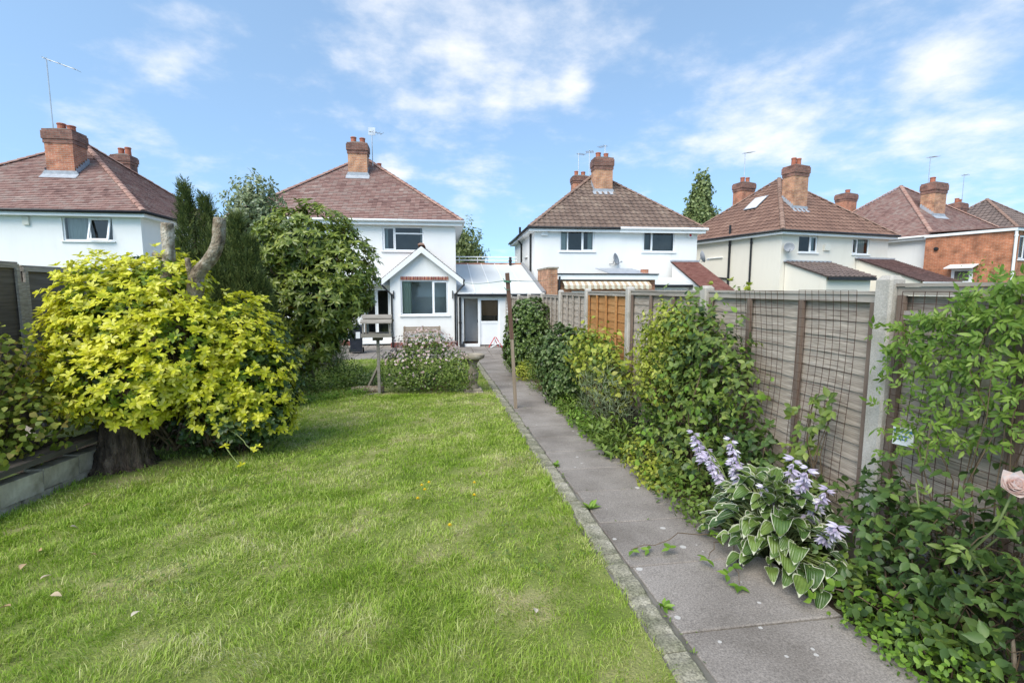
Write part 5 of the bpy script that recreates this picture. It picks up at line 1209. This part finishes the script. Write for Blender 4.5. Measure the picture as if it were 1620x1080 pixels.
for (bx_, by_, tx, ty, tz) in [(-.05,.3,-.22,.62,.66),(-.05,.2,-.16,.5,.5),(-.05,.1,-.12,.3,.70),(0,.1,-.15,.22,.55),(.0,0,-.1,-.05,.50),(.02,-.1,.05,-.22,.68),(.02,-.15,.12,-.30,.58),(.05,-.25,.02,-.5,.46),(0,-.05,-.04,-.02,.38),(.0,.35,-.06,.7,.5),(.05,.0,.12,-.02,.66)]:
    st = MB(); p0 = Vector((bx_, by_, .1)); p1 = Vector((tx, ty, tz)); pts = [p0.lerp(p1, f) + Vector((0,0,.10*math.sin(f*math.pi))) for f in (0,.25,.5,.75,.9,1)]
    st.tube(pts, [.005,.005,.004,.004,.003,.002], 6); so = st.build('flower_stalk', M['stem_green'], e, smooth=True)
    nf = 15; P = []; D = []
    for q in range(nf):
        f = .60 + .42*q/nf; p = pts[-1] + ((pts[-1]-pts[-2]).normalized()*.55 + Vector((0,0,.5)))*.62*(f-.98); az = q*2.4
        P.append(p); D.append((math.cos(az)*.8, math.sin(az)*.8, -.55 + .9*max(0, f-.9)*5))
    P = np.array([tuple(v) for v in P]); D = np.array(D); stuff(link('flowers', leaf_mesh('flowers', bell_t, P, D, np.tile([[0,0,1.]], (nf, 1)) + .1*rng.normal(size=(nf, 3)), rng.uniform(1.1, 1.75, nf), M['petal_lilac']), so))
shrub('leafy_filler', 'dark bramble and nettle growth against the fence behind the hosta', 'bramble', (2.36, 3.2, gz(3.2)), [(0,0,.3,.2,.5,.34),(-.05,.3,.4,.22,.35,.36),(.0,-.4,.28,.16,.4,.3),(.02,.1,.6,.12,.25,.25)], TRI, 420, 'lf_bramble_near', shell=.3, up=.8, bumps=.3, size=(.4,.9), stems=20, stemr=.005, inner=('lf_dark', 300, LEAF['broad']))
# brambles at the near right
e = thing('bramble', 'tangle of three-part bramble leaves at the right edge of the path', 'bramble', (2.3, 1.95, gz(2)))
Lc = [(0,0,.42,.2,.5,.34),(-.05,-.3,.32,.22,.4,.3),(.04,.22,.5,.14,.26,.3),(.08,-.4,.7,.12,.35,.32),(-.12,-.1,.12,.22,.5,.14)]
P, A = crown(Lc, 560, .3, .3); k = (P[:, 0] < .16) & (P[:, 2] > .03); P, A = P[k], A[k]; A = A + np.array([-.5, -.3, .3]); add_foliage(e, TRI, *singles(P, A, (.35, .95), .8, .1), M['lf_bramble_near'], 260)
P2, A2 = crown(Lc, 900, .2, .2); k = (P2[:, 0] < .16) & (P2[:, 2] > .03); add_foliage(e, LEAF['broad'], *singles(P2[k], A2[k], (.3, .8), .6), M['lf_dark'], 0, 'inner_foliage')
ix = rng.choice(len(P), 60); twigs(e, [(random.uniform(-.05,.15), random.uniform(-.4,.4), 0) for _ in ix], [P[i] for i in ix], .005, .002, 'twig', 'canes', .1)
e = thing('pale_bramble_shoots', 'bright pale green bramble shoots arching over the soil right of the hosta', 'bramble', (2.12, 1.95, gz(2)))
pp = np.array([(-.08,.18,.12),(-.02,.1,.17),(.02,.02,.2),(.08,-.06,.22),(.1,.1,.22),(-.14,.3,.06),(-.2,.2,.05),(-.04,-.1,.16),(.16,-.05,.3),(.2,-.15,.3)])
add_foliage(e, TRI, pp, rng.normal(size=(len(pp), 3))*[1,1,.2]+[-.6,-.5,0], np.tile([[-.2,-.3,1.]], (len(pp), 1)), rng.uniform(.7,.95,len(pp)), M['lf_bright'], len(pp))
twigs(e, [(.25,-.2,.1)]*5, [pp[i] for i in (0,2,3,5,8)], .004, .002, 'twig', 'canes', .03)
# runner on the path
e = thing('bramble_runner', 'bramble runner with a few leaves creeping across the slabs', 'bramble', (1.75, 2.75, gz(2.75)))
pp = np.array([(-.12,-.08,.05),(-.1,-.28,.06),(-.08,-.34,.04),(.0,.05,.1),(-.05,-.2,.07),(.06,.14,.1),(-.3,.05,.05),(-.42,.1,.03),(-.55,.12,.03)])
add_foliage(e, TRI, pp, rng.normal(size=(len(pp), 3))*[1,1,.15]+[-.5,-.6,0], np.tile([[-.1,-.2,1.]], (len(pp), 1)), rng.uniform(.65,.95,len(pp)), M['lf_bright'], len(pp))
twigs(e, [(.2,.2,.02)]*3, [pp[2], pp[8], pp[0]], .004, .002, 'twig', 'canes', .03, 8)
# climber on the near mesh
e = thing('trellis_climber', 'bright green leafy climber on the mesh right of the concrete post', 'climber', (2.45, 1.95, .3))
n_ = 720; y_ = rng.normal(-.10, .27, n_); z_ = 1.27 - .72*rng.uniform(0, 1, n_)**1.6 - .5*np.clip(y_+.05, -.2, .4); k = (y_ < .42); y_, z_ = y_[k], z_[k]
P = np.stack([rng.uniform(-.10, .02, len(y_)), y_, z_], 1); A = np.tile([[-1., -.2, .3]], (len(P), 1))
add_foliage(e, PIN, *singles(P, A, (.28, .6), .2, .3), M['lf_climb'], 260)
ix = rng.choice(len(P), 16); twigs(e, [(0, P[i][1]*.5, -.3) for i in ix], [P[i] for i in ix], .004, .0015, 'twig', 'stems', .08)
e = thing('mesh_vine', 'sparse trailing vine on the middle wire mesh', 'climber', (2.44, 2.85, gz(2.8)))
n_ = 90; z_ = .1+.95*rng.uniform(0, 1, n_)**1.3; P = np.stack([rng.uniform(-.08, .0, n_), rng.normal(0, .11, n_)+.06*np.sin(z_*5), z_], 1)
add_foliage(e, TRI, *singles(P, np.tile([[-1., -.3, .3]], (n_, 1)), (.55, .95), .3, .3), M['lf_bramble'], 90); twigs(e, [(0,0,0)]*6, [P[i] for i in np.argsort(-P[:, 2])[:6]], .006, .002, 'twig', 'stems', .07)
# rose
e = thing('rose', 'pale pink rose on arching green stems at the right edge', 'rose', (2.3, 1.75, gz(1.7)))
twigs(e, [(0,.05,0),(.05,.1,.1),(0,.1,.05)], [(-.19,-.29,.93),(-.05,.2,.75),(.1,-.1,.9)], .007, .004, 'stem_green', 'stems', .05)
pet_t = leaf_t(.07, .088, 7, .42, -.5, .5); fl = []
for q in range(34):
    f = q/34; az = q*2.399; ti = R(8+72*f); D = (math.cos(az)*math.sin(ti), math.sin(az)*math.sin(ti), math.cos(ti)); fl.append((D, (-math.cos(az), -math.sin(az), .9), .55+.45*f))
rs = link('flower', leaf_mesh('flower', pet_t, np.tile([[0., 0, 0]], (34, 1)), np.array([a[0] for a in fl]), np.array([a[1] for a in fl]), np.array([a[2] for a in fl]), M['petal_pink'], smooth=True), e, (-.19,-.29,.94), (R(35), R(-35), 0))
pp = np.array([(-.1,-.1,.6),(-.05,-.2,.7),(0,0,.5),(-.12,-.2,.8),(.0,.1,.65),(-.02,.15,.7),(-.15,-.1,.75)]); add_foliage(e, PIN, *singles(pp, np.tile([[-1., -.4, .5]], (len(pp), 1)), (.5,.8), .4), M['lf_mid'], len(pp))
# weeds in the joints, lawn flowers, dry leaves
for i, (x, y, s, lab) in enumerate([(1.16,3.62,1.0,'green weed growing from the kerb joint, middle of three'), (1.15,4.75,.7,'small weed by the kerb farthest along the path'), (1.16,2.3,.6,'tiny pale weed in the kerb joint nearest the camera')]):
    e = thing('weed', lab, 'weed', (x, y, gz(y)), 0, 'weeds in the kerb joint'); n_ = 14
    az = rng.uniform(0, 6.28, n_); D = np.stack([np.cos(az), np.sin(az), rng.uniform(.2, 1.2, n_)], 1); add_foliage(e, leaf_t(.085*s,.034*s,4,.2,.3), np.zeros((n_, 3))+[0,0,.005], D, np.tile([[0,0,1.]], (n_, 1))+.2*rng.normal(size=(n_, 3)), rng.uniform(.7,1.2,n_), M['lf_bright'], n_)
DLAB = ['left flower of the pair at the back of the yellow cluster', 'right flower of the pair at the back of the yellow cluster', 'yellow flower just in front of the back pair in the lawn', 'yellow flower standing alone left of the cluster front', 'rightmost far yellow flower in the lawn', 'yellow flower nearer the camera below the rightmost one', 'yellow flower nearest the camera in the lawn']
for i, (x, y) in enumerate([(-.2,4.16),(-.14,4.22),(-.17,4.05),(-.22,3.86),(.26,4.15),(.24,3.86),(.03,3.32)]):
    e = thing('dandelion', DLAB[i], 'flower', (x, y, gz(y)), 0, 'yellow flowers in the lawn')
    MB().tube([(0,0,0),(.005,0,.05),(.0,.0,.082)], .0016, 5).build('stem', M['stem_green'], e)
    n_ = 22; az = np.linspace(0, 12.5, n_); ti = np.radians(np.linspace(20, 80, n_)); D = np.stack([np.cos(az)*np.sin(ti), np.sin(az)*np.sin(ti), np.cos(ti)], 1)
    link('flower', leaf_mesh('flower', leaf_t(.019,.007,3,.1,0), np.tile([[0,0,.082]], (n_, 1)), D, np.tile([[0,0,1.]], (n_, 1)), np.ones(n_), M['yellow']), e)
dl = fast_mesh('dry_leaf', leaf_t(.06,.035,4,.5,.2)[0], leaf_t(.06,.035,4,.5,.2)[1], 1, 8+2, M['dry']) if 0 else None
dt = leaf_t(.055,.034,4,.55,.3); dl = fast_mesh('dry_leaf', dt[0], dt[1], 1, len(dt[0]), M['dry'])
LEAVES = [(-2.32,2.8,'dry brown leaf nearest the bottom left corner of the lawn'),(-2.19,2.88,'dry leaf just right of the bottom left corner leaf'),(-2.62,3.29,'pale dry leaf at the left edge of the lawn'),(-2.66,3.47,'dry leaf just behind the pale leaf at the left edge'),
          (-2.38,3.07,'dry leaf in the middle of the left scatter on the lawn'),(-2.30,3.36,'dry leaf at the right side of the left scatter'),(-2.75,3.85,'dry leaf at the back of the left scatter near the block wall'),(-1.62,2.6,'lone dry leaf well right of the left scatter'),
          (.46,2.31,'curled brown leaf on the lawn near the path kerb'),(-2.9,4.3,'dry leaf lying closest to the block wall'),(-2.0,4.85,'dry leaf on the lawn in front of the tree stump')]
for i, (x, y, lab) in enumerate(LEAVES):
    o = tag(link('dry_leaf', dl, None, (x, y, gz(y)+.036), (random.uniform(-.5,.5), random.uniform(-.5,.5), random.uniform(0,6))), lab, 'leaf', 'fallen leaves on the lawn'); o.scale = (random.uniform(.7,1.15),)*3

cl = merge_t([(leaf_t(.013,.012,3,.2,.1,.9), rot4(R(a), .1)) for a in (0, 120, 240)])
n_ = 5200; x_ = rng.uniform(-3.2, .98, n_); y_ = rng.uniform(1.3, 8.5, n_); k = (fieldn(x_, y_, 2.6, seed=21) > .55) & (x_ > -(y_+.2)*.95)
P = np.stack([x_[k], y_[k], -.047*y_[k]+rng.uniform(.012, .026, k.sum())], 1); N = np.tile([[0, 0, 1.]], (len(P), 1)) + .3*rng.normal(size=(len(P), 3))
o = stuff(link('clover', leaf_mesh('clover', cl, P, rng.normal(size=P.shape)*[1,1,.1], N, rng.uniform(.7, 1.4, len(P)), M['lf_mid']))); o['label'] = 'patches of small clover scattered through the lawn'; o['category'] = 'clover'
n_ = 1500; y_ = rng.uniform(1.5, 16, n_); x_ = np.where(rng.uniform(0, 1, n_) < .45, 1.138 + rng.normal(0, .006, n_), rng.uniform(1.15, 2.04, n_)); jn = x_ > 1.16
y_ = np.where(jn, 2.1 - 1.89 + .63*np.round((y_-.21)/.63) + rng.normal(0, .006, n_), y_); edge = rng.uniform(0, 1, n_) < .55
x_ = np.where(jn & edge, 2.045 - np.abs(rng.normal(0, .05, n_)), x_); y_ = np.where(jn & edge, rng.uniform(1.4, 16, n_), y_); k = edge | ~jn | (fieldn(x_, y_, 4, seed=31) > .45); k &= ~jn | edge | (rng.uniform(0,1,n_) < .5); k &= jn | (fieldn(x_*0, y_, 5, seed=33) > .1)
P = np.stack([x_[k], y_[k], -.047*y_[k]+.002], 1); D = rng.normal(size=P.shape)*[1,1,.4]+[0,0,.5]
o = stuff(link('joint_weeds', leaf_mesh('joint_weeds', leaf_t(.022,.009,3,.2,.2), P, D, np.tile([[0,0,1.]], (len(P), 1))+.3*rng.normal(size=P.shape), rng.uniform(.5, 1.4, len(P)), M['lf_mid']))); o['label'] = 'tiny weeds and moss tufts in the joints of the path'; o['category'] = 'weeds'

# ------------------------------------------------------------------ garden objects
# washing-line post
e = thing('washing_line_post', 'leaning brown wooden clothes-line post standing by the kerb', 'post', (1.19, 7.8, gz(7.8)-.05))
MB().bar((0,0,0), (-.07,0,1.25), .052, .052).build('lower_post', M['wood_pole'], e, bevel=.006); MB().bar((-.068,-.0,1.20), (-.145,0,2.27), .066, .062).build('upper_post', M['wood_pole_dark'], e, bevel=.006)
MB().tube([(-.14,-.05,2.14),(-.19,-.06,2.14),(-.22,-.05,2.18)], .006, 6).tube([(-.12,-.05,2.0),(-.17,-.06,2.0),(-.2,-.05,2.04)], .006, 6).lathe([(.062,0),(.062,.02)], (-.14,0,2.12), 10).build('line_hooks', M['greenwire'], e)
wa = Vector((1.19-.145, 7.8, gz(7.8)-.05+2.15)); wb = Vector((.90, 20.15, 1.85)); wc = Vector((4.4, 19.6, 2.0))
mb = MB(); mb.tube([wa.lerp(wb, f) - Vector((0,0,.05*math.sin(f*math.pi))) for f in [i/14 for i in range(15)]], .006, 5); mb.tube([wa.lerp(wc, f) - Vector((0,0,.05*math.sin(f*math.pi))) for f in [i/14 for i in range(15)]], .006, 5)
tag(mb.build('washing_line', M['greenwire']), 'thin green clothes line strung from the leaning post to the houses', 'clothes line')
# bird table
e = thing('bird_table', 'weathered wooden bird table with slatted roof left of the pink shrub', 'bird table', (-1.25, 9.7, gz(9.7)))
MB().box(-.028,.028,-.028,.028,.0,1.13).build('post', M['wood_silver'], e, bevel=.004); MB().box(-.09,.09,-.09,.09,1.06,1.12).build('bracket', M['wood_dark'], e)
MB().box(-.27,.27,-.2,.2,1.13,1.155).box(-.28,.28,-.215,-.201,1.13,1.20).box(-.28,.28,.201,.215,1.13,1.20).box(-.285,-.271,-.2,.2,1.13,1.2).box(.271,.285,-.2,.2,1.13,1.2).build('tray', M['wood_silver'], e)
for sx in (-1, 1):
    for sy in (-1, 1): MB().box(sx*.25-.015, sx*.25+.015, sy*.17-.015, sy*.17+.015, 1.156, 1.44).build('upright', M['wood_silver'], e)
for k_ in range(2):
    for sy in (-1, 1):
        y0 = sy*(.25-.13*k_); y1 = sy*(.14-.13*k_+(.0 if k_ == 0 else -.008)); z0 = 1.40+.085*k_; MB().prism([(-.29+.01*k_,y0,z0),(.29-.01*k_,y0,z0),(.29-.01*k_,y1,z0+.06),(-.29+.01*k_,y1,z0+.06)], (0,0,.014)).build('roof_board', M['wood_silver'], e)
for a, b in (((-.03,-.02,.0),(-.45,-.2,-.02)),((.0,.03,.55),(-.26,.28,.05))): MB().bar(a, b, .05, .04).build('brace', M['wood_silver'], e)
e2_ = thing('edging_log', 'short grey log lying at the foot of the bird table', 'log', (-1.5, 9.85, gz(9.85)+.05)); trunk_mesh(*smooth_path([(-.3,-.05,.0),(0,0,.01),(.32,.02,.0)], [.07,.08,.07]), 12, .06).build('log', M['bark_grey'], e2_, smooth=True)
# stone bird bath
e = thing('bird_bath', 'stone bird bath on a turned pedestal at the end of the pink shrub', 'bird bath', (.60, 9.65, gz(9.65)-.04))
MB().lathe([(.0,.0),(.12,.0),(.11,.04),(.085,.09),(.085,.14),(.105,.2),(.11,.3),(.09,.4),(.075,.46),(.08,.5),(.11,.54),(.13,.57)], (0,0,.1), 20).build('pedestal', M['stone'], e, smooth=True)
MB().box(-.19,.19,-.19,.19,0,.06).box(-.16,.16,-.16,.16,.061,.11).build('plinth', M['stone'], e, bevel=.01)
MB().lathe([(.09,.0),(.17,.02),(.225,.05),(.235,.08),(.23,.115),(.2,.12),(.15,.09),(.0,.075)], (0,0,.67), 24).build('bowl', M['stone'], e, smooth=False)
# wheelie bin
e = thing('wheelie_bin', 'black wheelie bin with a white label by the glazed door', 'bin', (-3.2, 18.7, GZ), R(8))
MB().add([(-.2,-.24,.08),(.2,-.24,.08),(.2,.24,.05),(-.2,.24,.05),(-.255,-.31,.95),(.255,-.31,.95),(.255,.3,.95),(-.255,.3,.95)], [(3,2,1,0),(4,5,6,7),(0,1,5,4),(1,2,6,5),(2,3,7,6),(3,0,4,7)]).box(-.27,.27,-.325,.315,.93,.975).build('body', M['bin'], e, bevel=.012)
MB().prism([(-.28,-.34,.98),(.28,-.34,.98),(.28,.34,1.0),(-.28,.34,1.0)], (0,0,.05)).box(-.2,.2,.342,.38,.97,1.03).build('lid', M['bin'], e, bevel=.015)
for s in (-1, 1): MB().lathe([(.03,-.03),(.1,-.03),(.1,.03),(.03,.03)], n=16).build('wheel', M['black'], e, (s*.24,.24,.1), (0,R(90),0))
MB().add([(.0,-.302,.58),(.15,-.302,.58),(.157,-.315,.82),(.0,-.315,.82)], [(0,1,2,3)]).build('label', M['tagw'], e)
# bench under the bay window
e = thing('garden_bench', 'wooden bench against the bay wall behind the pink shrub', 'bench', (-.82, 19.9, GZ))
for i in range(3): MB().box(-.75,.75,.17,.195,.62+i*.085,.69+i*.085).build('back_slat', M['wood_pole'], e)
for i in range(4): MB().box(-.75,.75,-.22+i*.1,-.14+i*.1,.42,.445).build('seat_slat', M['wood_pole'], e)
for sx in (-.7, .7):
    MB().box(sx-.03, sx+.03, .2, .25, 0, .88).build('leg', M['wood_pole'], e); MB().box(sx-.03, sx+.03, -.22, -.16, 0, .62).build('leg', M['wood_pole'], e); MB().box(sx-.03, sx+.03, -.24, .198, .621, .66).build('arm', M['wood_pole'], e)
# red and white folding frame
e = thing('folding_frame', 'small red and white folding tube frame on the patio by the lean-to', 'folding frame', (2.16, 19.75, GZ))
for i, (a, b) in enumerate([((-.28,0,0),(-.02,.1,.42)),((.28,0,0),(.02,.1,.42)),((-.12,.1,0),(0,0,.4)),((.14,.12,0),(-.05,.02,.38)),((-.22,-.1,.0),(.18,-.1,.22))]): MB().tube([a, b], .018, 8).build('tube', M['red'] if i < 2 or i == 3 else M['paint_white'], e)
# dark bag by the door
e = thing('dustpan', 'dark long-handled dustpan leaning beside the open door', 'dustpan', (.80, 20.05, GZ)); MB().tube([(0,0,.1),(.02,.1,.72)], .014, 6).build('handle', M['alu'], e); MB().prism([(-.1,-.08,.0),(.1,-.08,.0),(.1,.06,.12),(-.1,.06,.12)], (0,.03,.1)).build('pan', M['black'], e)
# plant label hanging on the mesh
e = thing('plant_label', 'small white and blue plant label hanging on the wire mesh', 'plant label', (2.42, 2.19, .78), R(-62))
MB().box(-.045,.045,-.001,.001,-.01,.085).build('card', M['tagw'], e)
MB().box(-.04,.04,-.003,-.0015,.06,.075).box(-.035,.03,-.003,-.0015,.035,.042).box(-.035,.02,-.003,-.0015,.018,.024).build('print', M['tagb'], e)
# cut dry stem at the near right
e = thing('cut_cane', 'pale broken cane standing in the soil at the bottom right', 'cane', (2.28, 1.5, gz(1.5))); MB().tube([(0,0,0),(.005,.01,.15),(-.005,.02,.26)], [.010,.009,.006], 7).build('cane', M['wood_pole'], e)

# ------------------------------------------------------------------ far trees and neighbours' plants
tree('poplar_tree', 'tall slim poplar beyond the roofs between white pair and cream house', (25.6, 46, GZ), 13, .3, [(0,0,11.5,1.0,1.0,2.2),(-.4,0,9,1.4,1.2,2.6),(.5,.0,8.5,1.3,1.2,2.6),(0,0,6,1.5,1.3,2.6)], leaf_t(.30,.24,3,.2,.1), 10000, 'lf_poplar', shell=.35, bumps=.28, limbs=24)
tree('ash_tree', 'loose-leaved tree behind the gap right of the gabled bay house', (1.4, 33, GZ), 7, .2, [(.2,0,5.2,1.0,1.0,1.5),(-.6,0,5.2,1.0,.9,1.2),(.7,0,4.3,.9,.8,1.0),(0,0,4.0,1.4,1,1.2)], leaf_t(.24,.11,3,.2,.2), 5200, 'lf_poplar', shell=.35, bumps=.3, limbs=20, hang=.4)
e = shrub('neighbour_sprig', 'thin green sprig poking above the fence near the brick extension', 'shrub', (8.2, 6.4, gz(6.4)), [(0,0,2.0,.3,.3,.35),(0,0,1.4,.4,.4,.5)], LEAF['small'], 600, 'lf_bright', shell=.4, stems=8)
e = shrub('yellow_rose_bush', 'yellow-flowered bush just beyond the third fence panel', 'shrub', (3.3, 5.0, gz(5)), [(0,0,1.5,.3,.5,.35)], LEAF['small'], 600, 'lf_mid', shell=.4, stems=8)
pp = np.array([(-.2,.3,1.88),(-.1,.05,1.92),(-.05,-.2,1.87),(-.2,-.4,1.82)]); add_foliage(e, leaf_t(.05,.045,3,.2,0), *rosettes(pp, np.tile([[0,-.3,1.]], (4, 1)), 9, (20, 80)), M['lf_lime'], 0, 'flowers')
# hedge-like mass of neighbours' greenery far left behind the fence
shrub('neighbour_hedge', 'dark hedge behind the left fence and golden shrub', 'hedge', (-5.4, 8.4, gz(8)), [(0,-1.5,1.0,.6,1.6,1.0),(0,1.2,1.2,.7,1.8,1.2)], LEAF['oval'], 2200, 'lf_dark', 'ros', 5, shell=.7, size=(1.2,1.8), stems=6)
